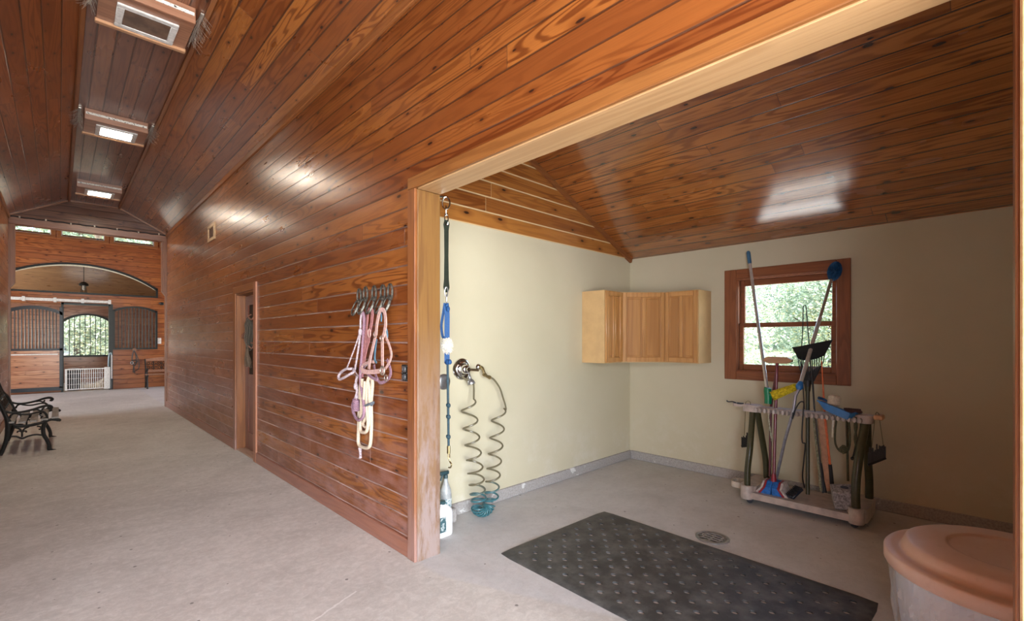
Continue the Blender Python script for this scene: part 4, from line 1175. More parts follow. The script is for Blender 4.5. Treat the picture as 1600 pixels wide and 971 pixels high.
# fluffy cream knob on a white stick, standing through the beam
t = thing('cream_sponge_stick', 'round cream sponge on a short white stick behind the blue dust pan', 'sponge', at(1303, 687, X=4.52))
sc_ = at(1303.5, 626, X=4.56)
MB().tube([sc_, at(1302, 684, X=4.56)], [0.012, 0.012], 10).build('stick', plain('white_stick', (0.68, 0.63, 0.52), 0.5), t)
m = MB()
m.lathe([(0, -0.045), (0.03, -0.045), (0.044, -0.035), (0.047, 0.0), (0.044, 0.03), (0.03, 0.042), (0, 0.044)], sc_, (0.15, -0.1, 1), 20)
m.build('sponge_head', plain('cream_sponge', (0.66, 0.56, 0.42), 0.9, bump=0.6, sc=70), t)
for (px, py, s_, lab) in ((1326, 631, 0.032, 'brown bristle body brush on the rack beam, left one of the two'), (1337, 634, 0.034, 'dark brown body brush on the rack beam next to the tan cap')):
    c_ = at(px, py, X=4.565); c_.z = 0.864
    t = thing('grooming_brush', lab, 'brush', c_, 'brown grooming brushes on the rack')
    m = MB()
    m.lathe([(0, 0.0), (s_ * 1.2, 0.0), (s_ * 1.35, 0.008), (s_ * 1.2, 0.018), (0, 0.022)], c_ + Vector((0, 0, -0.004)), (0.2, 0.2, 1), 18, 1, 1.05)
    m.build('brush_back', plain('brush_wood', (0.075, 0.03, 0.028), 0.5), t)
    m = MB(); rnd = random.Random(px)
    for k in range(160):
        a = rnd.uniform(0, 2 * PI); r_ = math.sqrt(rnd.random()) * s_
        p = c_ + Vector((r_ * math.cos(a), 1.0 * r_ * math.sin(a), 0.014)); m.tube([p, p + Vector((rnd.uniform(-.003, .003), rnd.uniform(-.003, .003), 0.018))], 0.0014, 3)
    m.build('bristles', plain('brown_bristle', (0.07, 0.035, 0.028), 0.8), t)

# ropes hanging from the beam
M['rope_olive'] = plain('olive_rope', (0.085, 0.08, 0.035), 0.8, sc=120, c2=(0.03, 0.028, 0.015))
def rope(name, label, cat, pts, r, mat, braid=False, group=None, extra=None, k=6):
    t = thing(name, label, cat, pts[len(pts) // 2], group)
    P = smooth(pts, k)
    m = MB()
    if braid:
        # two-strand twist
        acc = 0.0
        for s_ in (0, PI):
            Q = []; acc = 0.0
            for i, p in enumerate(P):
                if i: acc += (P[i] - P[i - 1]).length
                tt = (P[min(i + 1, len(P) - 1)] - P[max(0, i - 1)]).normalized()
                a_ = tt.orthogonal().normalized(); b_ = tt.cross(a_)
                ang = acc / (r * 3.2) + s_
                Q.append(p + (a_ * math.cos(ang) + b_ * math.sin(ang)) * r * 0.55)
            m.tube(Q, r * 0.75, 6)
    else: m.tube(P, r, 8)
    m.build('rope', mat, t)
    if extra: extra(t)
    return t
X_ = 4.50
rope('hanging_lead_rope', 'olive rope hanging in a loop with a knot under the dust pan', 'rope', [at(1308, 650, X=X_), at(1305, 672, X=X_), at(1305, 692, X=X_), at(1310, 703, X=X_), at(1319, 708, X=X_), at(1326, 702, X=X_), at(1328, 685, X=X_), at(1326, 656, X=X_)], 0.0075, M['rope_olive'], False, None,
     lambda t: (MB().ball(at(1318, 703, X=X_ - 0.01), (0.028, 0.032, 0.03), 12).tube(smooth([at(1312, 706, X=X_ - .02), at(1317, 697, X=X_ - .03), at(1324, 703, X=X_ - .02), at(1316, 709, X=X_ - .03)], 4), 0.009, 6).build('knot', M['rope_olive'], t)))
rope('pole_tool', 'thin olive pole behind the looped rope, standing on the rack tray', 'pole', [at(1323, 655, X=4.62), at(1324, 700, X=4.63), at(1325, 752, X=4.64)], 0.009, M['rope_olive'], k=2)
rope('braided_lead_rope', 'short braided olive rope with a snap, hanging near the right rack leg', 'rope', [at(1337, 652, X=X_), at(1337, 680, X=X_), at(1337, 700, X=X_)], 0.010, M['rope_olive'], True, None,
     lambda t: MB().tube(smooth([at(1336, 700, X=X_), at(1334, 710, X=X_), at(1332, 716, X=X_)], 4), 0.006, 8).ball(at(1332, 717, X=X_), 0.014, 10).build('snap', M['iron'], t), k=14)
rope('black_strap_loop', 'thin black cord looped over the middle of the rack beam', 'cord', [at(1239, 645, X=4.44), at(1238, 655, X=4.44), at(1243, 640, X=4.46), at(1250, 629, X=4.49), at(1256, 630, X=4.47), at(1255, 645, X=4.44), at(1253, 680, X=4.46), at(1254, 692, X=4.46), at(1258, 695, X=4.46), at(1256, 720, X=4.50), at(1254, 745, X=4.58), at(1257, 762, X=4.66)], 0.0055, M['black_plastic'])
rope('speckled_cord', 'pale dangling cord hanging below the green duster joint', 'cord', [at(1201, 640, X=4.50), at(1201, 652, X=4.50), at(1202, 664, X=4.5), at(1204, 676, X=4.52), at(1206, 690, X=4.54)], 0.0065, plain('pale_cord', (0.55, 0.5, 0.38), 0.8, sc=100, c2=(0.2, 0.2, 0.12)), True)
# comb-like black hangers on wires at both ends of the rack
def comb_hanger(A0, A1, B0, B1, hook, label, seed, Xp):
    t = thing('tine_hanger', label, 'hanger', (A0 + A1) / 2, 'black comb hangers at the ends of the rack')
    m = MB().tube([A0, A1], 0.009, 6, flat=(1.2, 0.8)); 
    rnd = random.Random(seed); n = 13
    for i in range(n):
        b = A0.lerp(A1, (i + 0.5) / n); hh = rnd.uniform(0.6, 1.0)
        tp = b + Vector((0, 0, (B0 - A0).length * hh))
        m.tube([b, tp], 0.0052, 5)
        if i % 3 == 1: m.tube([tp, tp + Vector((0, -0.012, -0.03))], 0.005, 5)
    m.build('tine_bar', M['iron'], t)
    MB().tube([A0.lerp(B0, 0.8) + (A1 - A0) * 0.2, hook[0]], 0.0022, 5).tube([A1.lerp(B1, 0.8) - (A1 - A0) * 0.1, hook[1]], 0.0022, 5).tube(smooth([hook[0], (hook[0] + hook[1]) / 2 + Vector((0, 0, 0.012)), hook[1]], 4), 0.0022, 5).build('hanging_wire', plain('green_wire', (0.10, 0.10, 0.04), 0.4, 0.5), t)
comb_hanger(at(1158.5, 698, X=4.5), at(1176, 696, X=4.5), at(1160, 677, X=4.5), at(1175, 677, X=4.5), (at(1165, 629, X=4.53), at(1172.5, 629, X=4.53)), 'black comb hanger on wires at the left end of the rack', 4, 4.5)
comb_hanger(at(1356, 727, X=4.46), at(1384, 716, X=4.52), at(1356, 700, X=4.46), at(1383, 692, X=4.52), (at(1368, 647, X=4.49), at(1373, 647, X=4.5)), 'black comb hanger on wires at the right end of the rack', 8, 4.5)
# things lying on the tray
t = thing('scrub_brush', 'small black scrubbing brush lying on the rack tray beside the broom', 'brush', at(1242, 779, X=4.45))
c_ = Vector((4.45, at(1242, 775, X=4.45).y, tz))
RR = Matrix.Rotation(R(-28), 3, 'Z') @ Matrix.Rotation(R(-32), 3, 'Y')
MB().box(c_ + Vector((-0.065, -0.036, 0.035)), c_ + Vector((0.065, 0.036, 0.06)), 0.006, RR, c_ + Vector((0, 0, 0.045))).build('brush_back', plain('navy_black_plastic', (0.02, 0.025, 0.045), 0.4), t)
m = MB()
for i in range(8):
    for j in range(5):
        a = Vector((-0.055 + i * 0.0157, -0.028 + j * 0.014, 0.062)); b = a + Vector((0, 0, 0.012))
        cc = c_ + Vector((0, 0, 0.045)); m.tube([cc + RR @ (a - Vector((0, 0, 0.045))), cc + RR @ (b - Vector((0, 0, 0.045)))], 0.005, 5)
m.build('bristles', M['black_plastic'], t)
t = NT('pumice_block'); co = t.obj(); n1 = t.noise(co, 60, 4, 0.8)
c = t.mix(t.ramp(n1, 0.4, 0.62), (0.40, 0.37, 0.37), (0.13, 0.115, 0.11)); t.bump(n1, 0.6, 0.006)
mb_ = t.set(Base_Color=c, Roughness=0.9)
c_ = Vector((4.43, at(1318, 782, X=4.43).y, tz + 0.101))
tb = thing('mineral_block', 'grey speckled mineral block leaning on the right end of the rack tray', 'block', c_ - Vector((0, 0, 0.101)))
RR = Matrix.Rotation(R(18), 3, 'Z') @ Matrix.Rotation(R(-8), 3, 'X') @ Matrix.Rotation(R(-15), 3, 'Y')
MB().box(c_ - Vector((0.07, 0.075, 0.075)), c_ + Vector((0.07, 0.075, 0.075)), 0.008, RR).build('block', mb_, tb)
MB().lathe([(0, 0.0), (0.02, 0.0), (0.02, 0.004), (0, 0.004)], c_ + RR @ Vector((0.01, -0.015, 0.0735)), RR @ Vector((0, 0, 1)), 14, 1, 1.4).build('block_hole', M['black_plastic'], tb)

# ================================================================== WASH WALL: VALVE, HOSE, ELBOW
yw = YL
vc = at(721, 577, Y=yw)
t = thing('shower_valve', 'round chrome mixing valve with lever handle on the cream stall wall', 'valve', vc)
ax_ = (0, -1, 0)
MB().lathe([(0, 0.0), (0.088, 0.0), (0.092, 0.004), (0.088, 0.012), (0.07, 0.018), (0.064, 0.016), (0.056, 0.022), (0.05, 0.03), (0.0, 0.032)], vc, ax_, 32).build('escutcheon', M['chrome'], t)
MB().lathe([(0, 0.03), (0.042, 0.03), (0.044, 0.04), (0.036, 0.075), (0.03, 0.08), (0.02, 0.082), (0.018, 0.1), (0, 0.102)], vc, ax_, 24).build('valve_body', M['chrome'], t)
MB().tube([vc + Vector((0, -0.088, 0)), vc + Vector((0.05, -0.094, -0.005)), vc + Vector((0.10, -0.098, -0.009))], [0.011, 0.0105, 0.012], 12).build('lever', plain('worn_bronze', (0.30, 0.22, 0.13), 0.3, 0.9), t)
sp = at(736, 598, Y=yw - 0.10)
MB().lathe([(0, 0.05), (0.012, 0.05), (0.014, 0.035), (0.011, 0.03), (0.02, 0.022), (0.03, 0.005), (0.033, -0.012), (0.03, -0.018), (0, -0.016)], sp, (-0.15, 0.25, 1), 20).tube([vc + Vector((0.03, -0.06, -0.02)), sp + Vector((-0.006, 0.012, 0.05))], 0.009, 8).build('shower_spout', M['steel'], t)
ec = at(747, 574, Y=yw)
t = thing('hose_outlet', 'brass hose outlet elbow on a chrome flange right of the valve', 'outlet', ec)
MB().lathe([(0, 0), (0.028, 0), (0.03, 0.006), (0.022, 0.02), (0.014, 0.026), (0, 0.028)], ec, ax_, 20).build('flange', M['chrome'], t)
e1, e2, e3 = ec + Vector((0.005, -0.05, -0.005)), at(758, 586, Y=yw - 0.08), at(765, 590, Y=yw - 0.085)
MB().tube(smooth([ec + Vector((0, -0.02, 0)), e1, e2, e3], 5), 0.0125, 12).tube([e2.lerp(e3, -0.35), e2.lerp(e3, 0.1)], 0.018, 6).tube([e3.lerp(e2, 0.2), e3.lerp(e2, -0.15)], 0.017, 6).build('elbow', M['brass'], t)
# coiled hose: two hanging helices joined by a tight bundle at the floor
t_ = NT('recoil_hose'); co = t_.obj(); zz = t_.vdot(co, (0, 0, 1)); nz = t_.noise(co, 8, 3)
f_ = t_.ramp(t_.math('ADD', zz, t_.math('MULTIPLY', t_.math('SUBTRACT', nz, 0.5), 0.06)), 0.17, 0.26)
hm = t_.set(Base_Color=t_.mix(f_, (0.035, 0.125, 0.145), (0.125, 0.105, 0.06)), Roughness=0.3)
hs = thing('coiled_hose', 'springy coiled hose, brown above and teal below, hanging from valve to floor', 'hose', (2.55, yw - 0.08, 0))
def helix(px0, py0, px1, py1, turns, rad, ph0, decay=1.0, n=None, y=yw - 0.11):
    a, b = at(px0, py0, Y=y), at(px1, py1, Y=y)
    n = n or int(turns * 18)
    out = []
    for i in range(n + 1):
        q = i / n
        c_ = a.lerp(b, q ** decay if decay != 1 else q)
        an = ph0 + 2 * PI * turns * q
        # front strand runs left->right as it rises
        out.append(c_ + Vector((rad * math.cos(an), -rad * math.sin(an) * 0.95, 0)))
    return out
def hang(px0, py0, px1, py1, turns, rad, ph0, p):
    a, b = at(px0, py0, Y=yw - 0.11), at(px1, py1, Y=yw - 0.17)
    n = int(turns * 20); out = []
    for i in range(n + 1):
        s_ = i / n                     # turn fraction
        q = 1 - (1 - s_) ** p
        c_ = a.lerp(b, q); an = ph0 + 2 * PI * turns * s_
        out.append(c_ + Vector((rad * math.cos(an), -rad * math.sin(an), 0)))
    return out
Lc = hang(731, 625, 748, 784, 8.0, 0.062, R(0), 1.5)
Rc = hang(780, 640, 767, 784, 7.0, 0.058, R(0), 1.45)
tl, tr_ = Lc[-1], Rc[-1]
bun = []
cb = at(755, 790, Y=yw - 0.19); nB = 9
for i in range(nB * 16 + 1):
    q = i / (nB * 16); a0 = PI + q * PI     # U shape
    cen = Vector((cb.x + 0.066 * math.cos(a0), yw - 0.19, 0.098 + 0.048 * math.sin(a0)))
    rad_dir = Vector((math.cos(a0), 0, math.sin(a0)))
    an = 2 * PI * nB * q
    bun.append(cen + rad_dir * 0.04 * math.cos(an) + Vector((0, -0.058 * math.sin(an), 0)))
top_l = smooth([vc + Vector((-0.03, -0.045, -0.06)), vc + Vector((0.0, -0.07, -0.085)), vc + Vector((0.045, -0.10, -0.112)), Lc[0]], 5)
top_r = smooth([e3, at(772, 594, Y=yw - 0.11), at(781, 607, Y=yw - 0.11), at(786, 622, Y=yw - 0.11), at(790, 635, Y=yw - 0.10), at(790.5, 642, Y=yw - 0.11)], 5)
MB().tube(top_l[:-1] + Lc, 0.0078, 8).build('hose_strand', hm, hs)
MB().tube(top_r[:-1] + Rc, 0.0078, 8).build('hose_strand', hm, hs)
MB().tube(bun, 0.0066, 8).build('coil_bundle', hm, hs)

# ================================================================== CROSS TIE BEHIND THE JAMB
xt = 1.935
def T_(px, py): return at(px, py, X=xt)
ct = thing('cross_tie', 'hanging cross tie behind the jamb, chain ring, black rubber strap and blue nylon lead', 'tie', T_(697, 310))
wall_p = Vector((XI + 0.005, T_(695, 312).y, T_(695, 312).z))
m = MB()
m.lathe([(0, 0), (0.022, 0), (0.022, 0.006), (0, 0.006)], wall_p, (1, 0, 0), 14)
m.tube(smooth([wall_p, wall_p + Vector((0.05, 0, 0.012)), T_(696, 312) + Vector((0, 0, 0.02))], 4), 0.006, 8)
def link_(m, a, b, w_, r_, tw=0.0):
    a, b = Vector(a), Vector(b); d_ = (b - a); L_ = d_.length; d_.normalize()
    s_ = Vector((0.7, -0.7, 0)); s_ = (Matrix.Rotation(tw, 3, d_) @ (s_ - d_ * s_.dot(d_))).normalized()
    P = []
    for i in range(20):
        an = 2 * PI * i / 20
        P.append((a + b) / 2 + d_ * (L_ / 2) * math.cos(an) + s_ * w_ * math.sin(an))
    m.tube(P, r_, 7, closed=True)
link_(m, T_(697, 308), T_(697, 327), 0.026, 0.005)
link_(m, T_(697, 322), T_(697, 337), 0.02, 0.005, 1.4)
link_(m, T_(697, 333), T_(698, 352), 0.013, 0.004, 0.3)
m.build('chain_ring', M['chrome'], ct)
m = MB()
a, b = T_(697.5, 344), T_(697.5, 457)
sv_ = Vector((0.8, -0.6, 0)); fs_ = [0, .06, .14, .5, .82, .93, 1]; wd_ = [.014, .021, .016, .0145, .017, .022, .014]
m.strip([a.lerp(b, f_) - sv_ * w_ for f_, w_ in zip(fs_, wd_)], [a.lerp(b, f_) + sv_ * w_ for f_, w_ in zip(fs_, wd_)], (0.006, 0.008, 0))
m.build('rubber_strap', plain('black_green_rubber', (0.016, 0.020, 0.013), 0.8, spec=0.15), ct)
m = MB()
link_(m, T_(697.5, 449), T_(697.5, 464), 0.011, 0.004); link_(m, T_(697.5, 461), T_(697.5, 474), 0.009, 0.0035, 1.3)
m.build('snap_link', M['steel'], ct)
M['navy'] = plain('blue_nylon', (0.006, 0.06, 0.19), 0.75, var=0.15, sc=120)
m = MB()
m.ribbon([T_(697, 474), T_(698.5, 490), T_(698.5, 520), T_(698.5, 566)], 0.036, 0.006, (-0.6, -0.8, 0))
m.ribbon([T_(697, 474) + Vector((-0.01, 0, 0)), T_(694, 492) + Vector((-0.01, 0, 0)), T_(691.5, 510) + Vector((-0.01, 0, 0)), T_(693.5, 526) + Vector((-0.01, 0, 0)), T_(697, 528) + Vector((-0.01, 0, 0))], 0.018, 0.004, (-0.6, -0.8, 0))
m.ball(T_(697.5, 478), (0.014, 0.02, 0.018), 10).ball(T_(700, 483), (0.014, 0.016, 0.02), 10)
m.ball(T_(699, 566), (0.016, 0.03, 0.02), 10).ball(T_(703, 566), (0.014, 0.014, 0.018), 10)
m.build('blue_lead', M['navy'], ct)
m = MB(); fc = T_(698.5, 540); rnd = random.Random(2)
m.ball(fc, (0.03, 0.033, 0.05), 14)
for q in range(500):
    z = rnd.uniform(-1, 1); a = rnd.uniform(0, 2 * PI); s_ = math.sqrt(1 - z * z); n_ = Vector((s_ * math.cos(a), s_ * math.sin(a), z))
    p = fc + Vector((n_.x * 0.028, n_.y * 0.031, n_.z * 0.047)); m.tube([p, p + n_ * 0.012 + Vector((0, rnd.uniform(-.01, .01), rnd.uniform(-.01, .004)))], [0.003, 0.0015], 4)
m.build('fleece_cover', plain('white_fleece', (0.70, 0.66, 0.58), 0.95), ct)
M['teal_rope'] = plain('dark_teal_rope', (0.02, 0.055, 0.075), 0.7, var=0.25, sc=120)
m = MB()
m.tube(smooth([T_(699.5, 570), T_(700, 620), T_(700.5, 660), T_(701, 698)], 5), 0.0085, 8)
for py in (634, 652, 683): 
    c_ = T_(700.8, py); m.ball(c_, (0.015, 0.017, 0.018), 10); m.tube(smooth([c_ + Vector((0, .014, .008)), c_ + Vector((-.012, 0, .0)), c_ + Vector((0, -.015, -.006))], 3), 0.008, 6)
m.build('knotted_rope', M['teal_rope'], ct)
m = MB()
m.tube([T_(701, 697), T_(701, 709)], 0.012, 8)
link_(m, T_(701.5, 708), T_(701.5, 718), 0.006, 0.0035)
m.tube(smooth([T_(702, 716), T_(703, 722), T_(705.5, 726), T_(704, 731), T_(701, 731)], 5), 0.005, 8)
m.build('brass_snap', M['brass'], ct)
# steel disc on the wall and the bottles
dc = at(693, 597, Y=YL)
tag(MB().lathe([(0, 0.0), (0.062, 0.0), (0.064, 0.006), (0.056, 0.014), (0.03, 0.02), (0, 0.021)], dc, ax_, 28).build('steel_cover_plate', M['steel'], None, dc), 'round steel cover plate on the stall wall just behind the jamb', 'plate')
jc = at(697, 838, Z=0.0); jc.z = 0
jg = thing('white_jug', 'tall white plastic jug with dark label on the floor behind the jamb', 'jug', jc)
m = MB()
def lathe_rect(m, prof, c, seg=28, p=4.0):
    rings = []
    for (rx, ry, z) in prof:
        ring = []
        for k in range(seg):
            a = 2 * PI * k / seg; ca, sa = math.cos(a), math.sin(a)
            g_ = (abs(ca) ** p + abs(sa) ** p) ** (-1 / p)
            ring.append(m.bm.verts.new(Vector(c) + Vector((rx * g_ * ca, ry * g_ * sa, z))))
        rings.append(ring)
    for A, B in zip(rings, rings[1:]):
        for k in range(seg): m.bm.faces.new([A[k], A[(k + 1) % seg], B[(k + 1) % seg], B[k]])
    m.bm.faces.new(list(reversed(rings[0]))); m.bm.faces.new(rings[-1])
    return m
jc2 = jc + Vector((-0.01, 0.035, 0))
lathe_rect(m, [(0.07, 0.045, 0.0), (0.076, 0.05, 0.01), (0.076, 0.05, 0.165), (0.07, 0.046, 0.19), (0.045, 0.035, 0.215), (0.024, 0.022, 0.225), (0.022, 0.02, 0.235)], jc2)
m.build('jug_body', plain('white_hdpe', (0.76, 0.75, 0.75), 0.35, var=0.04), jg)
MB().lathe([(0, 0), (0.024, 0), (0.025, 0.004), (0.025, 0.022), (0.02, 0.025), (0, 0.025)], jc2 + Vector((0, 0, 0.23)), seg=18).build('jug_cap', plain('dark_teal_cap', (0.03, 0.08, 0.09), 0.4), jg)
MB().box((jc2.x - 0.0775, jc2.y - 0.035, 0.05), (jc2.x - 0.0755, jc2.y + 0.02, 0.15)).box((jc2.x - 0.06, jc2.y - 0.0515, 0.04), (jc2.x + 0.0, jc2.y - 0.0495, 0.15)).build('jug_label', plain('dark_teal_label', (0.04, 0.10, 0.115), 0.5, sc=40, c2=(0.4, 0.45, 0.45), thr=(0.56, 0.6)), jg)
trim(MB().box((1.87, 2.96, 0), (2.27, YL - 0.019, 0.112), 0.01), M['curb'])
sc0 = at(696.5, 771, Y=YL - 0.075); sc0.z = 0.1125
sbt = thing('spray_bottle', 'clear spray bottle with dark teal trigger, above the white jug', 'bottle', sc0)
MB().lathe([(0, 0), (0.042, 0), (0.046, 0.005), (0.046, 0.11), (0.042, 0.145), (0.022, 0.20), (0.015, 0.225), (0.014, 0.24), (0, 0.24)], sc0, seg=24).build('bottle_body', plain('cloudy_bottle', (0.68, 0.70, 0.70), 0.2, trans=0.35), sbt)
MB().lathe([(0.0468, 0.02), (0.0468, 0.085), (0.0462, 0.085), (0.0462, 0.02)], sc0, seg=24).build('bottle_label', plain('bottle_print', (0.62, 0.66, 0.66), 0.4, sc=45, c2=(0.10, 0.26, 0.28), thr=(0.52, 0.56)), sbt)
hd = sc0 + Vector((0, 0, 0.24))
MB().lathe([(0, 0), (0.017, 0), (0.018, 0.02), (0.012, 0.03), (0, 0.03)], hd, seg=16).box(hd + Vector((-0.055, -0.012, 0.028)), hd + Vector((0.03, 0.012, 0.058)), 0.007).tube(smooth([hd + Vector((-0.03, 0, 0.03)), hd + Vector((-0.04, 0, 0.01)), hd + Vector((-0.05, 0, -0.012))], 4), 0.007, 8).build('spray_trigger', plain('teal_trigger', (0.03, 0.07, 0.08), 0.4), sbt)

# ================================================================== HORSESHOE HOOKS, HALTERS AND ROPES ON THE AISLE WALL
def Wp(px, py, o=0.03): return at(px, py, X=XW - o)
M['shoe'] = plain('worn_horseshoe_iron', (0.16, 0.15, 0.125), 0.42, 0.7, bump=0.3, sc=60, c2=(0.05, 0.045, 0.04))
hk = [(563.5, 453.5, 472), (573.5, 450.5, 474), (587, 449, 473), (600.5, 447.5, 473), (612, 446, 462)]
labs = ['leftmost of the five rusty horseshoe hooks on the red-brown plank wall', 'second from left of the five rusty horseshoe hooks, above the dusty rose straps', 'middle of the five rusty horseshoe hooks on the plank wall', 'fourth horseshoe hook from the left, carrying the pale pink halter', 'rightmost horseshoe hook, empty, nearest the black outlet']
for (px, py, pe), lab in zip(hk, labs):
    p0 = Wp(px, py, 0.0)
    t = thing('horseshoe_hook', lab, 'hook', p0, 'horseshoe hooks on the aisle wall')
    m = MB()
    # upper shoe fixed flat to the wall (two branches seen), lower shoe bent out as hook
    P = []
    for i in range(15):
        a = R(-60 + 300 * i / 14)
        P.append(p0 + Vector((-0.012, 0.03 * math.cos(a), -0.05 + 0.06 * math.sin(a))))
    m.tube(P, 0.007, 8, flat=(0.7, 1.2))
    m.build('wall_shoe', M['shoe'], t)
    m = MB()
    P = []
    for i in range(17):
        a = R(100 + 340 * i / 16)
        z = -0.135 + 0.062 * math.sin(a); y = 0.044 * math.cos(a)
        P.append(p0 + Vector((-0.018 - 0.05 * (0.5 - 0.5 * math.sin(a)), y * 0.9, z)))
    m.tube(P, 0.008, 8, flat=(0.7, 1.2))
    m.build('hook_shoe', M['shoe'], t)
M['pink'] = plain('faded_pink_strap', (0.60, 0.38, 0.34), 0.75, var=0.12, sc=60)
M['rose'] = plain('dusty_rose_strap', (0.46, 0.20, 0.20), 0.75, var=0.15, sc=60)
M['mauve'] = plain('mauve_rope', (0.33, 0.19, 0.25), 0.8, var=0.2, sc=140)
M['cream'] = plain('cream_rope', (0.62, 0.50, 0.37), 0.85, var=0.12, sc=140)
M['lilac'] = plain('lilac_flecked_rope', (0.50, 0.42, 0.44), 0.8, sc=90, c2=(0.22, 0.15, 0.17))
NX = (1, 0, 0)
def rib(m, pts, w=0.026, o=0.05, th=0.005):
    m.ribbon([Wp(px, py, o + (q[0] if q else 0)) for px, py, *q in pts], w, th, NX)
def ring(m, px, py, r, o, rr=0.0042, sq=1.0):
    c = Wp(px, py, o)
    m.tube([c + Vector((0, r * math.cos(2 * PI * i / 20), sq * r * math.sin(2 * PI * i / 20))) for i in range(20)], rr, 7, closed=True)
# pale pink halter on the fourth hook
t = thing('pink_halter', 'pale pink horse halter with square ring, hanging frontmost on the fourth hook', 'halter', Wp(596, 490))
m = MB()
rib(m, [(587, 524), (588, 510), (590, 498), (593, 487), (597, 484), (600.5, 489), (602, 505), (600, 520), (597, 530), (597, 545), (597, 562), (597.5, 578)], 0.03, 0.085)
rib(m, [(587, 522), (584, 535), (580, 552), (577, 566), (576, 577)], 0.028, 0.08)
rib(m, [(600, 512), (602, 522), (604, 532)], 0.02, 0.08)
rib(m, [(564, 573), (566, 579), (573, 581.5), (583, 581.5), (597, 579.5)], 0.032, 0.10)
rib(m, [(603, 528), (607, 538), (610, 548), (611, 556), (608, 566), (602, 576), (598, 580)], 0.018, 0.085)
rib(m, [(565, 573), (570, 569), (577, 566), (584, 566)], 0.02, 0.06)
m.build('halter_straps', M['pink'], t)
m = MB()
rib(m, [(584, 570), (585, 580), (588, 590), (593, 598), (600, 597), (607, 591), (610, 583), (608, 572), (604, 562)], 0.022, 0.055)
rib(m, [(566, 574), (572, 582), (580, 590), (589, 594)], 0.022, 0.06)
m.build('chin_strap', M['mauve'], t)
M['tring'] = plain('tarnished_ring', (0.55, 0.47, 0.4), 0.35, 0.8)
for a_ in ((597.5, 579.5, 0.026, 0.11, 0.007), (586, 523, 0.019, 0.08), (596, 529, 0.017, 0.095), (603, 591, 0.02, 0.07)):
    m = MB(); ring(m, *a_); m.build('halter_ring', M['tring'], t)
M['tealstrap'] = plain('faded_teal_strap', (0.10, 0.22, 0.30), 0.7)
for q_, w_, o_ in (([(594, 488), (595.5, 495), (595, 503)], 0.014, 0.07), ([(603, 515), (604.5, 522), (604, 529)], 0.016, 0.078), ([(588, 530), (586, 545), (585, 562), (588, 567)], 0.016, 0.06)):
    m = MB(); rib(m, q_, w_, o_); m.build('teal_strap', M['tealstrap'], t)
# dusty rose halter on the third/second hook
t = thing('rose_halter', 'dusty rose horse halter hanging behind the pale pink one, from the second hook', 'halter', Wp(579, 490))
m = MB()
rib(m, [(574, 490), (577, 484.5), (581, 486), (580.5, 500), (578, 516), (575, 530), (572, 545), (569, 560), (568, 585)], 0.032, 0.05)
rib(m, [(574.5, 488), (573, 505), (571, 525), (568, 548), (565, 570), (566, 590)], 0.024, 0.04)
rib(m, [(576.5, 516), (577, 530), (573, 544)], 0.012, 0.058)
m.build('halter_straps', M['rose'], t)
m = MB(); ring(m, 577, 521, 0.02, 0.065, 0.004, 1.5); m.build('halter_ring', M['pink'], t)
# mauve lead with a wrapped knot
t = rope('mauve_lead_rope', 'mauve lead rope hanging in a long bight with a wrapped knot low on the left', 'rope', [Wp(566, 486, 0.04), Wp(569, 500), Wp(566, 550, 0.04), Wp(563, 590, 0.05), Wp(567, 620, 0.06), Wp(569, 640, 0.07), Wp(567, 652, 0.07), Wp(560, 657, 0.07), Wp(553.5, 648, 0.06), Wp(551, 635, 0.055), Wp(554, 625, 0.055), Wp(560, 628, 0.05)], 0.0115, M['mauve'])
m = MB(); c = Wp(556.5, 633, 0.06); m.ball(c, (0.02, 0.026, 0.05), 12)
for k in range(6): z = c.z - 0.035 + k * 0.014; m.tube([c + Vector((0.02 * math.cos(2 * PI * i / 14), 0.027 * math.sin(2 * PI * i / 14), z - c.z + 0.006 * math.sin(2 * PI * i / 14))) for i in range(14)], 0.0075, 6, closed=True)
m.build('wrapped_knot', M['mauve'], t)
# flecked rope halter with the loop sticking out to the left
t = thing('rope_halter', 'lilac flecked rope halter whose noseband loop sticks out to the left', 'halter', Wp(562, 490))
m = MB()
m.tube(smooth([Wp(566, 484, 0.045), Wp(563.5, 500, 0.045), Wp(563, 520, 0.05), Wp(560, 545, 0.05), Wp(556, 570, 0.05), Wp(554, 580, 0.05)], 5), 0.008, 8)
m.tube(smooth([Wp(562, 520, 0.05), Wp(555, 542, 0.06), Wp(547, 563, 0.07), Wp(541, 578, 0.08)], 5), 0.0055, 8)
m.tube(smooth([Wp(541, 577, 0.09), Wp(532, 583, 0.10), Wp(529, 590, 0.11), Wp(532, 593, 0.11), Wp(545, 586, 0.10), Wp(553, 581, 0.07), Wp(551, 577, 0.06), Wp(546, 577, 0.08)], 5, True), 0.0105, 8, closed=True)
m.tube(smooth([Wp(554, 580, 0.05), Wp(561, 588, 0.05), Wp(566, 580, 0.05), Wp(572, 572, 0.05), Wp(578, 566, 0.06)], 5), 0.005, 8)
m.ball(Wp(563, 519, 0.05), (0.016, 0.015, 0.03), 10)
m.tube(smooth([Wp(558, 588, 0.05), Wp(556, 600, 0.05), Wp(558, 612, 0.055), Wp(555, 622, 0.055)], 5), 0.01, 8)
m.ball(Wp(556, 604, 0.055), (0.018, 0.02, 0.028), 10).ball(Wp(557, 620, 0.055), (0.016, 0.018, 0.02), 10)
m.build('halter_rope', M['lilac'], t)
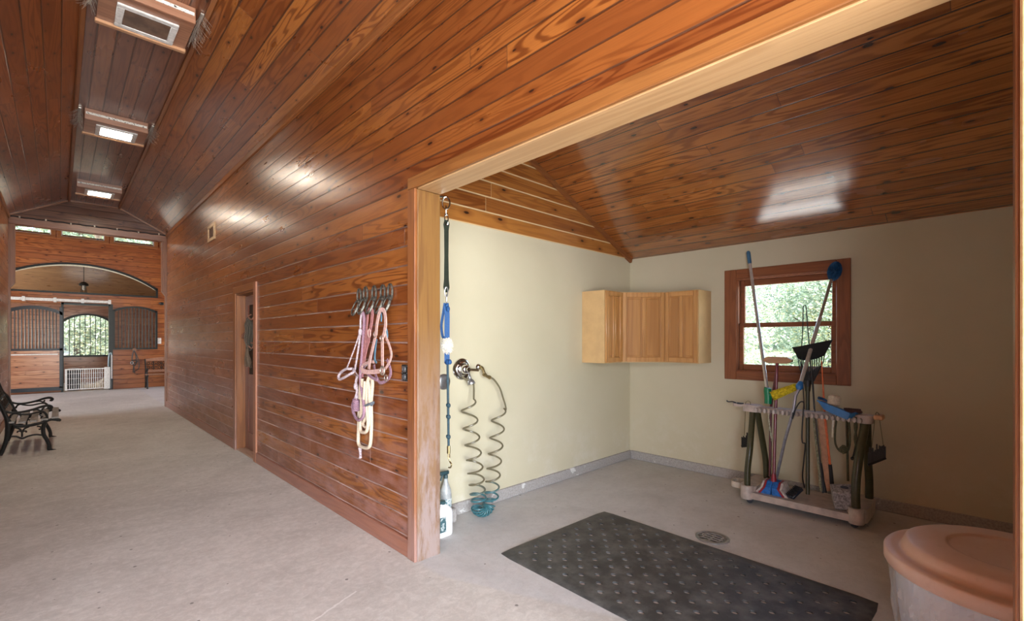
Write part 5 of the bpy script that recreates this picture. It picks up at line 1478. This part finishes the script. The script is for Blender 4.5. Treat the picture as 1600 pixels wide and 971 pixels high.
# cream lead rope gathered in long loops
t = thing('cream_lead_rope', 'long cream lead rope gathered in narrow loops, lowest of the hanging tack', 'rope', Wp(573, 590))
m = MB()
def loop_(pts, o, r=0.0125): m.tube(smooth([Wp(px, py, o) for px, py in pts], 5), r, 8)
loop_([(564, 596), (562, 620), (561, 650), (560, 680), (560.5, 694), (566, 699), (575, 700), (579, 692), (580.5, 660), (580, 630), (582, 600), (580, 590)], 0.03, 0.013)
loop_([(566, 592), (565, 625), (564, 655), (563, 672), (567, 676), (573, 674), (575, 660), (573, 630), (574, 600), (577, 588)], 0.05)
loop_([(570, 596), (569, 618), (566, 640), (563, 653)], 0.06, 0.011)
loop_([(571, 600), (572, 630), (570, 655), (567, 662), (571, 668), (576, 664), (577, 640), (577, 610), (575, 594)], 0.045, 0.011)
m.build('rope_loops', M['cream'], t)
m = MB(); m.tube(smooth([Wp(562, 700, 0.035), Wp(563, 706, 0.035), Wp(563, 716, 0.035)], 4), [0.012] * 4 + [0.01] * 4 + [0.013], 8); m.build('whipped_end', M['lilac'], t)
m = MB(); m.tube(smooth([Wp(571, 634, 0.075), Wp(577, 632, 0.08), Wp(584, 629, 0.07), Wp(580, 634, 0.07)], 4), 0.009, 8); m.build('grey_tie', plain('slate_tie', (0.14, 0.17, 0.2), 0.6), t)

# outlet and speaker on the aisle wall
oc = at(634.5, 583, X=XW)
t = thing('power_outlet', 'black weatherproof double outlet plate beside the stall post', 'outlet', oc)
MB().box(oc + Vector((-0.012, -0.04, -0.055)), oc + Vector((0.001, 0.04, 0.055)), 0.004).build('cover_plate', M['black_metal'], t)
m = MB()
for z in (-0.026, 0.026):
    m.box(oc + Vector((-0.022, -0.022, z - 0.02)), oc + Vector((-0.011, 0.022, z + 0.02)), 0.005)
    for y in (-0.01, 0.01): m.box(oc + Vector((-0.025, y - 0.003, z - 0.008)), oc + Vector((-0.0215, y + 0.003, z + 0.008)), 0)
for y in (-0.031, 0.031):
    for z in (-0.045, 0, 0.045): m.ball(oc + Vector((-0.013, y, z)), 0.004, 8)
m.build('socket', plain('outlet_grey', (0.10, 0.10, 0.105), 0.35, 0.4), t)
bx_ = [at(326, 377, X=XW), at(337, 350, X=XW)]
yA, yB, zA, zB = 8.06, 8.5, 2.955, 3.20
t = thing('wall_vent', 'small tan framed vent high on the aisle wall above the door', 'vent', (XW, (yA + yB) / 2, zA))
f = MB(); q = 0.045
f.box((XW - 0.02, yA, zA), (XW + .001, yB, zA + q), .003).box((XW - 0.02, yA, zB - q), (XW + .001, yB, zB), .003).box((XW - 0.02, yA, zA + q), (XW + .001, yA + q * 1.5, zB - q), .003).box((XW - 0.02, yB - q * 1.5, zA + q), (XW + .001, yB, zB - q), .003)
f.build('vent_frame', plain('tan_vent_frame', (0.55, 0.36, 0.2), 0.45), t)
f = MB()
for k in range(7):
    z = zA + q + (zB - zA - 2 * q) * (k + 0.5) / 7
    f.box((XW - 0.012, yA + q * 1.5, z - 0.006), (XW + 0.001, yB - q * 1.5, z + 0.008), 0, Matrix.Rotation(0.5, 3, 'Y'))
f.build('vent_louvre', plain('brown_louvre', (0.2, 0.1, 0.06), 0.5), t)

# wreath of rope and grass on the door
dxf = dx0 - 0.005
def Dp(px, py, o=0.03): return at(px, py, X=dxf - o)
t = thing('lasso_bundle', 'bundle of old coiled ropes and grasses hanging on the dark aisle door', 'rope', Dp(390, 500))
m = MB(); rnd = random.Random(12)
top_, bot_ = Dp(391, 497), Dp(390, 543)
for k in range(11):
    o = 0.02 + rnd.uniform(0, 0.04); w_ = rnd.uniform(0.05, 0.13); c = top_.lerp(bot_, 0.5) + Vector((-o + 0.03, 0, rnd.uniform(-0.04, 0.04))); hgt = (top_ - bot_).length * rnd.uniform(0.42, 0.55)
    m.tube([c + Vector((0.006 * math.sin(5 * a), w_ * math.cos(a) * (0.8 + 0.2 * math.sin(a)), hgt * math.sin(a))) for a in [2 * PI * i / 26 for i in range(26)]], 0.0085, 6, closed=True)
m.build('rope_coil', plain('old_rope', (0.10, 0.08, 0.06), 0.9, sc=120), t)
m = MB()
for k in range(26):
    a = rnd.uniform(-0.6, 0.6); p = Dp(389, 538, 0.05); e = p + Vector((rnd.uniform(-0.02, 0.02), 0.22 * math.sin(a), -0.26 + rnd.uniform(-0.05, 0.04)))
    m.tube(smooth([p, p.lerp(e, 0.5) + Vector((-0.02, 0, 0)), e], 3), 0.004, 5)
m.build('grass_tail', plain('dry_grass', (0.15, 0.10, 0.065), 0.9), t)
m = MB()
M['rtie'] = plain('rusty_tie', (0.30, 0.14, 0.09), 0.8)
for q_, r_ in (([Dp(392, 492), Dp(388, 495, 0.05), Dp(393, 500, 0.06), Dp(397, 494, 0.04)], 0.009), ([Dp(385, 520, .05), Dp(380, 522, .06), Dp(378, 528, .06), Dp(382, 526, .06)], 0.007), ([Dp(388, 540, .06), Dp(393, 545, .07), Dp(397, 538, .06), Dp(392, 536, .06)], 0.008)):
    MB().tube(smooth(q_, 5), r_, 6).build('rope_tie', M['rtie'], t)

# ================================================================== BENCHES
def zb6(x, y): return (x / 7.47, 590 + y / 7.47)
BY0 = 8.6
def bp(x, y):
    px, py = zb6(x, y); p = at(px, py, Y=BY0); return (p.x + 0.52, p.z + 0.004)
PROF = {
    'back_leg': ([bp(0, 915), bp(40, 830), bp(78, 720), bp(92, 600), bp(82, 500), bp(50, 420), bp(5, 330), (-0.055, 0.72), (-0.09, 0.835), (-0.105, 0.86)], [0.022, 0.02, 0.022, 0.026, 0.024, 0.02, 0.018, 0.017, 0.017, 0.012]),
    'seat_rail': ([bp(85, 470), bp(130, 535), bp(200, 570), bp(300, 572), bp(420, 552), bp(520, 522), bp(600, 495), bp(680, 500), bp(708, 512)], [0.012, 0.016, 0.019, 0.019, 0.018, 0.017, 0.018, 0.022, 0.012]),
    'front_leg': ([bp(530, 525), bp(505, 590), bp(510, 670), bp(545, 730), bp(572, 790), bp(578, 845), bp(610, 850), bp(655, 850)], [0.022, 0.022, 0.022, 0.021, 0.02, 0.022, 0.014, 0.008]),
    'arm': ([bp(60, 400), bp(120, 415), bp(200, 415), bp(290, 402), bp(400, 375), bp(480, 348), bp(560, 333), bp(600, 348), bp(592, 368), bp(565, 366)], [0.013, 0.014, 0.014, 0.014, 0.014, 0.015, 0.017, 0.017, 0.016, 0.013]),
    'arm_post': ([bp(490, 400), bp(530, 425), bp(552, 470), bp(545, 520)], [0.013] * 4),
    'stretcher': ([bp(125, 695), bp(190, 695), bp(260, 716), bp(330, 690), bp(420, 672), bp(505, 680)], [0.011, 0.011, 0.013, 0.011, 0.011, 0.011]),
    'scroll': ([bp(170, 590), bp(225, 605), bp(255, 640), bp(258, 700)], [0.010] * 4),
    'scroll.a': ([bp(340, 580), bp(285, 605), bp(262, 645)], [0.010] * 3),
    'scroll.b': ([bp(200, 650), bp(215, 632), bp(256, 636), bp(300, 630), bp(308, 648)], [0.009] * 5),
    'scroll.c': ([bp(430, 575), bp(470, 580), bp(480, 605), bp(450, 612)], [0.009] * 4),
    'scroll.d': ([bp(115, 480), bp(125, 450), bp(170, 425), bp(240, 435), bp(330, 435), bp(440, 412), bp(500, 408)], [0.011] * 7),
    'scroll.e': ([bp(385, 388), bp(430, 380), bp(480, 392), bp(500, 365)], [0.01] * 4),
    'scroll.f': ([bp(545, 470), bp(495, 490), bp(480, 475), bp(500, 455)], [0.009] * 4),
}
def bench(name, label, mtx, L, slat_mat, panel, top_mat):
    o = mtx @ Vector((0.2, L / 2, 0)); o.z = 0
    t = thing(name, label, 'bench', o)
    for e_ in (0.0, L):
        m = MB()
        for k, (pts, rr) in PROF.items():
            P = [Vector((d, e_, z)) for d, z in pts]
            n = len(P); S_ = smooth(P, 5)
            RR_ = []
            for i in range(n - 1):
                for q in range(5): RR_.append(rr[i] + (rr[i + 1] - rr[i]) * q / 5)
            RR_.append(rr[-1])
            m.tube([mtx @ p for p in S_], RR_, 8)
        m.build('end_frame', M['iron'], t)
    zs_ = [(0.085, 0.407), (0.185, 0.397), (0.285, 0.400), (0.385, 0.412), (0.485, 0.425)]
    for d, z in zs_:
        m = MB(); m.box((d - 0.034, -0.02, z - 0.012), (d + 0.034, L + 0.02, z + 0.012), 0.004)
        for v in m.bm.verts: v.co = mtx @ v.co
        m.build('seat_slat', slat_mat, t)
    # back: cast panel between wooden rails
    def bk(d0, z0, d1, z1, mat_, nm, arch=0.0):
        m = MB(); n = 14
        for i in range(n):
            a, b = i / n, (i + 1) / n
            fa, fb = arch * math.sin(PI * a), arch * math.sin(PI * b)
            u0, u1 = L * a, L * b
            m.strip([(d0, u0, z0 + (fa if arch < 0 else 0)), (d0, u1, z0 + (fb if arch < 0 else 0))], [(d1, u0, z1 + abs(fa) * 0 + (fa if arch > 0 else 0)), (d1, u1, z1 + (fb if arch > 0 else 0))], (-0.018, 0, -0.004))
        bmesh.ops.remove_doubles(m.bm, verts=m.bm.verts, dist=1e-5)
        for v in m.bm.verts: v.co = mtx @ v.co
        m.build(nm, mat_, t, sharp=30)
    def dz(z): return 0.045 + (0.48 - z) * 0.38
    bk(dz(0.47), 0.47, dz(0.54), 0.54, slat_mat, 'back_slat')
    bk(dz(0.80), 0.80, dz(0.86), 0.86, top_mat, 'top_rail', 0.06)
    m = MB(); rnd = random.Random(3)
    nsc = 9
    for i in range(nsc):
        for (z0, s_) in ((0.60, 1), (0.735, -1)):
            u = L * (i + 0.5) / nsc; P = []
            for k in range(22):
                a = k / 21 * 2.6 * PI; r_ = 0.062 * (1 - k / 26)
                z = z0 + r_ * math.sin(a) * s_; P.append(Vector((dz(z) - 0.008, u + r_ * math.cos(a) * (1 if i % 2 else -1), z)))
            m.tube([mtx @ p for p in P], 0.0085, 6)
    for i in range(7):
        u = L * i / 6; m.tube([mtx @ Vector((dz(0.53) - 0.008, min(max(u, .01), L - .01), 0.53)), mtx @ Vector((dz(0.81) - 0.008, min(max(u, .01), L - .01), 0.81))], 0.009, 6)
    m.build('cast_back_panel', M['iron'], t)
    return t
M['grey_slat'] = plain('weathered_grey_slat', (0.30, 0.27, 0.24), 0.6, var=0.2, sc=20)
M['brown_slat'] = plain('brown_bench_slat', (0.33, 0.16, 0.095), 0.5)
bench('garden_bench', 'black cast iron garden bench with grey slats against the left aisle wall', Matrix.Translation((-0.52, BY0, 0)), 1.16, M['grey_slat'], True, M['grey_slat'])
bench('garden_bench', 'far wooden garden bench half hidden behind the end of the aisle wall', Matrix.Translation((3.06, YF - 0.16, 0)) @ Matrix.Rotation(R(-90), 4, 'Z') @ Matrix.Translation((0, -1.2 + 0.0, 0)) if False else Matrix.Translation((1.87, YF - 0.16, 0)) @ Matrix.Rotation(R(-90), 4, 'Z'), 1.16, M['brown_slat'], True, M['brown_slat'])

# ================================================================== FAR STALL FRONT FURNITURE
def Fp(px, py, o=0.05): return at(px, py, Y=YF - o)
p0, p1 = Fp(14, 464, 0.10), Fp(172, 474, 0.10)
z_ = (p0.z + p1.z) / 2
t = thing('door_track', 'long white sliding door track above the left stall door', 'rail', ((p0.x + p1.x) / 2, YF, z_))
MB().box((-1.1, YF - 0.15, z_ - 0.04), (p1.x, YF - 0.09, z_ + 0.035), 0.006).build('track_rail', M['white_metal'], t)
for px in (37, 86, 129, 171):
    x = Fp(px, 470).x
    MB().box((x - 0.03, YF - 0.16, z_ - 0.06), (x + 0.03, YF + 0.0, z_ + 0.06), 0.004).build('track_bracket', M['white_metal'], t)
gx0_, gx1_, gz1_ = Fp(101, 576).x, Fp(172, 576).x, Fp(101, 577).z
t = thing('mesh_gate', 'low white mesh gate closing the open stall doorway', 'gate', ((gx0_ + gx1_) / 2, YF - 0.1, 0))
gy = YF - 0.08
MB().box((gx0_, gy - 0.015, 0.04), (gx0_ + 0.05, gy + 0.015, gz1_), 0.004).box((gx1_ - 0.13, gy - 0.015, 0.03), (gx1_, gy + 0.015, gz1_ + 0.02), 0.004).box((gx0_, gy - 0.012, gz1_ - 0.03), (gx1_, gy + 0.012, gz1_), 0.003).box((gx0_, gy - 0.012, 0.05), (gx1_, gy + 0.012, 0.075), 0.003).build('gate_frame', M['white_metal'], t)
m = MB()
for i in range(1, 17):
    x = gx0_ + 0.05 + (gx1_ - gx0_ - 0.18) * i / 17; m.cyl((x, gy, 0.06), (x, gy, gz1_ - 0.01), 0.0065, seg=6)
for z in (0.2, 0.36, 0.5): m.cyl((gx0_ + 0.02, gy + 0.008, z), (gx1_ - 0.1, gy + 0.008, z), 0.005, seg=6)
m.build('gate_mesh', M['white_metal'], t)
# straw heap and bucket in the stall
m = MB(); bm = m.bm; rnd = random.Random(6)
G = [[bm.verts.new((0.55 + 1.4 * i / 24, YF + 0.3 + 2.0 * j / 20, max(0.001, 0.30 * math.exp(-((i - 11) / 7) ** 2 - ((j - 11) / 6) ** 2) + rnd.uniform(0, 0.03) - 0.02))) for j in range(21)] for i in range(25)]
for i in range(24):
    for j in range(20): bm.faces.new([G[i][j], G[i + 1][j], G[i + 1][j + 1], G[i][j + 1]])
o = m.build('wood_shavings', plain('pale_shavings', (0.68, 0.60, 0.48), 0.95, bump=0.8, sc=40), None, (1.0, YF + 1.3, 0), sharp=0)
tag(o, 'heap of pale bedding on the stall floor behind the white gate', 'bedding', None, 'stuff')
bq = Vector((0.30, YF + 0.45, 0))
t = thing('feed_bucket', 'dark bucket behind the left end of the white gate', 'bucket', bq)
MB().lathe([(0, 0.0), (0.13, 0.0), (0.165, 0.52), (0.178, 0.53), (0.178, 0.56), (0.16, 0.56), (0.155, 0.53), (0.125, 0.03), (0, 0.03)], bq).build('bucket_body', M['black_plastic'], t)
MB().tube(smooth([bq + Vector((-0.17, 0, 0.53)), bq + Vector((-0.1, 0, 0.62)), bq + Vector((0.1, 0, 0.62)), bq + Vector((0.17, 0, 0.53))], 5), 0.006, 6).build('bucket_handle', M['steel'], t)
# hose and pole left of the right stall panel
t = thing('hooked_pole', 'slim pale pole with a curved blue-grey hook beside the gate', 'pole', Fp(174, 603, 0.12))
MB().tube([Fp(174.5, 604, 0.12), Fp(174.5, 555, 0.12)], 0.014, 8).build('pole', plain('pale_pole', (0.55, 0.5, 0.48), 0.4), t)
MB().tube(smooth([Fp(174.5, 557, 0.12), Fp(173.5, 552, 0.12), Fp(171, 553, 0.12), Fp(169.5, 560, 0.12), Fp(169, 573, 0.12)], 5), 0.012, 8).build('hook', plain('blue_grey_hose', (0.32, 0.42, 0.47), 0.4), t)
MB().tube([Fp(174.5, 592, 0.12), Fp(174.5, 608, 0.12)], 0.03, 10).build('pole_foot', M['black_plastic'], t)
# bridle on the right stall panel
t = thing('hanging_bridle', 'dark leather bridle hanging on the far plank panel left of the bench', 'bridle', Fp(210, 550))
m = MB()
m.tube(smooth([Fp(209, 548), Fp(206.5, 558), Fp(207, 568), Fp(210, 572), Fp(213, 566), Fp(212, 554), Fp(209, 548)], 5), 0.014, 7)
m.tube(smooth([Fp(211, 550), Fp(215.5, 560), Fp(217.5, 570), Fp(216, 577), Fp(211, 580), Fp(208, 582), Fp(209, 572)], 5), 0.011, 7)
m.tube(smooth([Fp(205, 566), Fp(208, 564), Fp(213, 563), Fp(214, 566), Fp(207, 568)], 5), 0.015, 7)
m.tube(smooth([Fp(209, 570), Fp(210, 580), Fp(211, 584)], 5), 0.012, 7)
m.build('bridle_strap', plain('dark_leather', (0.03, 0.022, 0.02), 0.5), t)
m = MB(); c = Fp(210, 547, 0.02); m.lathe([(0, 0), (0.05, 0), (0.05, 0.03), (0, 0.04)], c, (0, -1, 0), 14); m.build('bridle_bracket', plain('bracket_brown', (0.25, 0.12, 0.07), 0.5), t)
m = MB(); ring_c = Fp(206, 567.5, 0.08)
m.tube([ring_c + Vector((0.035 * math.cos(a), 0, 0.035 * math.sin(a))) for a in [2 * PI * i / 14 for i in range(14)]], 0.009, 6, closed=True); m.build('bit_ring', M['steel'], t)
# switch plate, junction box
c = Fp(249, 533, 0.0)
t = thing('light_switch', 'white light switch plate on the far wall right of the barred opening', 'switch', c)
MB().box(c + Vector((-0.045, -0.012, -0.09)), c + Vector((0.045, 0.001, 0.09)), 0.004).build('switch_plate', plain('white_plate', (0.8, 0.76, 0.72), 0.4), t)
MB().box(c + Vector((-0.012, -0.024, -0.025)), c + Vector((0.012, -0.011, 0.025)), 0.004).build('switch_toggle', M['white_metal'], t)
c = Fp(252.5, 475, 0.0)
t = thing('junction_box', 'small black camera box on the far wall below the arch', 'box', c)
MB().box(c + Vector((-0.035, -0.06, -0.045)), c + Vector((0.045, 0.001, 0.045)), 0.008).build('box_body', M['black_metal'], t)
MB().cyl(c + Vector((-0.03, -0.06, 0.01)), c + Vector((-0.075, -0.10, 0.005)), 0.014, seg=10).build('box_lens', M['black_plastic'], t)
# pendant lamp in the far stall
lp = at(131, 442, Y=19.3); ztop = zc(19.3)
t = thing('pendant_lamp', 'small dark pendant lamp hanging under the far stall ceiling, seen through the arch', 'lamp', (lp.x, 19.3, ztop))
zl = at(131, 447, Y=19.3).z
MB().lathe([(0, 0), (0.06, 0), (0.07, -0.03), (0.02, -0.05), (0, -0.05)], (lp.x, 19.3, ztop), seg=16).cyl((lp.x, 19.3, ztop - 0.04), (lp.x, 19.3, zl + 0.1), 0.008, seg=6).build('stem', M['black_metal'], t)
MB().lathe([(0.0, 0.12), (0.05, 0.115), (0.11, 0.06), (0.115, 0.0), (0.10, 0.0), (0.05, 0.05), (0, 0.06)], (lp.x, 19.3, zl), seg=20).build('shade', M['black_metal'], t)
m = MB()
for k in range(4):
    a = PI / 2 * k + 0.4; m.tube([(lp.x + 0.05 * math.cos(a), 19.3 + 0.05 * math.sin(a), zl), (lp.x + 0.075 * math.cos(a), 19.3 + 0.075 * math.sin(a), zl - 0.2)], 0.008, 6)
m.lathe([(0.09, -0.2), (0.1, -0.21), (0.1, -0.225), (0.09, -0.22), (0.09, -0.2)], (lp.x, 19.3, zl), seg=16)
m.build('lamp_cage', M['black_metal'], t)
MB().lathe([(0, 0.04), (0.03, 0.03), (0.045, -0.02), (0.04, -0.1), (0.02, -0.13), (0, -0.135)], (lp.x, 19.3, zl), seg=14).build('lamp_globe', plain('frosted_globe', (0.7, 0.68, 0.6), 0.3), t)
# pendant in the cross aisle in front of the middle clerestory window
cl = at(153, 367, Y=16.6)
t = thing('lantern', 'frosted hanging lantern in front of the middle high window', 'lamp', (cl.x, 16.6, 5.3))
MB().cyl((cl.x, 16.6, 5.3), (cl.x, 16.6, cl.z + 0.09), 0.012, seg=8).lathe([(0, 0.1), (0.03, 0.1), (0.09, 0.07), (0, 0.07)], (cl.x, 16.6, cl.z), seg=16).lathe([(0, -0.15), (0.02, -0.14), (0.03, -0.11), (0, -0.11)], (cl.x, 16.6, cl.z), seg=12).build('lantern_fitting', M['black_metal'], t)
MB().lathe([(0, 0.07), (0.09, 0.07), (0.085, 0.0), (0.06, -0.09), (0.03, -0.11), (0, -0.11)], (cl.x, 16.6, cl.z), seg=20).build('lantern_globe', plain('cream_globe', (0.75, 0.66, 0.5), 0.3), t)
# cable with clips along the end beam
m = MB()
za_ = ZW - 0.035
P = [Vector((XL + 0.03 + (XW - XL - 0.06) * i / 40, YE - 0.042, za_ + 0.006 * math.sin(i * 1.7))) for i in range(41)]
m.tube(P, 0.011, 8)
t = thing('tacked_cable', 'black cable tacked along the beam at the end of the aisle', 'cable', (0.5, YE - 0.04, za_))
m.build('cable', M['black_plastic'], t)
m = MB()
for i in range(2, 40, 6): m.box(P[i] + Vector((-0.012, -0.016, -0.018)), P[i] + Vector((0.012, 0.016, 0.018)), 0.003)
m.build('cable_clip', plain('pale_clip', (0.6, 0.5, 0.4), 0.4), t)

# ================================================================== TREES OUTSIDE
t_ = NT('leaves'); gi = t_.n.new('ShaderNodeNewGeometry')
rn = gi.outputs['Random Per Island']
col = t_.mix(rn, (0.20, 0.27, 0.17), (0.58, 0.64, 0.54)); col = t_.mix(t_.math('GREATER_THAN', rn, 0.9), col, (0.68, 0.62, 0.36))
tr = t_.n.new('ShaderNodeBsdfTranslucent'); t_.put(col, tr.inputs[0])
t_.set(Base_Color=col, Roughness=0.45)
mx = t_.n.new('ShaderNodeMixShader'); mx.inputs[0].default_value = 0.35
t_.link(t_.b.outputs[0], mx.inputs[1]); t_.link(tr.outputs[0], mx.inputs[2]); t_.link(mx.outputs[0], t_.n['Material Output'].inputs[0])
M['leaf'] = t_.m
M['bark'] = plain('tree_bark', (0.11, 0.085, 0.065), 0.9, var=0.2, sc=8)
def crown_mesh(name, nl, rx, ry, zc_, rz, leaf, seed):
    rnd = random.Random(seed); bm = bmesh.new()
    cl_ = []
    for k in range(26):
        while True:
            p = Vector((rnd.uniform(-1, 1), rnd.uniform(-1, 1), rnd.uniform(-1, 1)))
            if p.length < 1: break
        cl_.append(Vector((p.x * rx, p.y * ry, zc_ + p.z * rz)))
    for k in range(nl):
        c = cl_[rnd.randrange(26)]
        n = Vector((rnd.gauss(0, 1), rnd.gauss(0, 1), rnd.gauss(0, 1)))
        p = c + n * 0.3
        a = Vector((rnd.gauss(0, 1), rnd.gauss(0, 1), rnd.gauss(0, 0.6))).normalized(); b = a.orthogonal().normalized()
        s_ = leaf * rnd.uniform(0.6, 1.3)
        vs = [bm.verts.new(p + a * s_ * u + b * s_ * v) for u, v in ((-1, 0), (-0.2, 0.45), (1, 0), (-0.2, -0.45))]
        bm.faces.new(vs)
    me = bpy.data.meshes.new(name); bm.to_mesh(me); bm.free(); me.materials.append(M['leaf'])
    return me
cm1 = crown_mesh('crown', 13000, 1.15, 1.15, 2.2, 2.0, 0.05, 1)
cm2 = crown_mesh('crown', 20000, 1.5, 1.5, 4.6, 4.4, 0.075, 2)
def tree(loc, me, hgt, r, label, group, rot):
    t = thing('leafy_tree', label, 'tree', loc, group)
    t.rotation_euler = (0, 0, rot)
    m = MB(); m.tube([(0, 0, -0.3), (0.03, 0.02, hgt * 0.4), (0.0, 0.06, hgt)], [r, r * 0.75, r * 0.35], 10)
    for k in range(5):
        a = k * 1.3; z = hgt * (0.35 + 0.11 * k); m.tube([(0, 0, z), (hgt * 0.14 * math.cos(a), hgt * 0.14 * math.sin(a), z + hgt * 0.12), (hgt * 0.25 * math.cos(a), hgt * 0.25 * math.sin(a), z + hgt * 0.2)], [r * 0.4, r * 0.28, r * 0.1], 6)
    tr_ = m.build('trunk', M['bark'], None); tr_.parent = t
    o = bpy.data.objects.new('crown', me); COL.objects.link(o); o.parent = t
k = 0
for (x, y) in ((10.0, 0.4), (10.4, 4.4), (12.9, 2.6), (14.4, 5.8), (17.2, 3.9), (18.6, 7.6), (20, 5.4), (17.4, 0.2), (21, 9.5)):
    z = -0.25 + max(0, x - 11) * 0.16
    tree((x, y, z), cm1, 3.6, 0.09, 'green leafy tree seen through the wash stall window', 'trees outside the wash stall window', k * 1.1); k += 1
for (x, y) in ((-4.0, 26), (0.6, 26.2), (5.2, 25.8), (-1.7, 30), (2.9, 30.3), (7.6, 31), (0.4, 34.5), (5.4, 35)):
    z = -0.25 + max(0, y - 25) * 0.12
    tree((x, y, z), cm2, 8.0, 0.2, 'tall leafy tree standing behind the far horse stall', 'trees behind the far stall', k * 1.1); k += 1
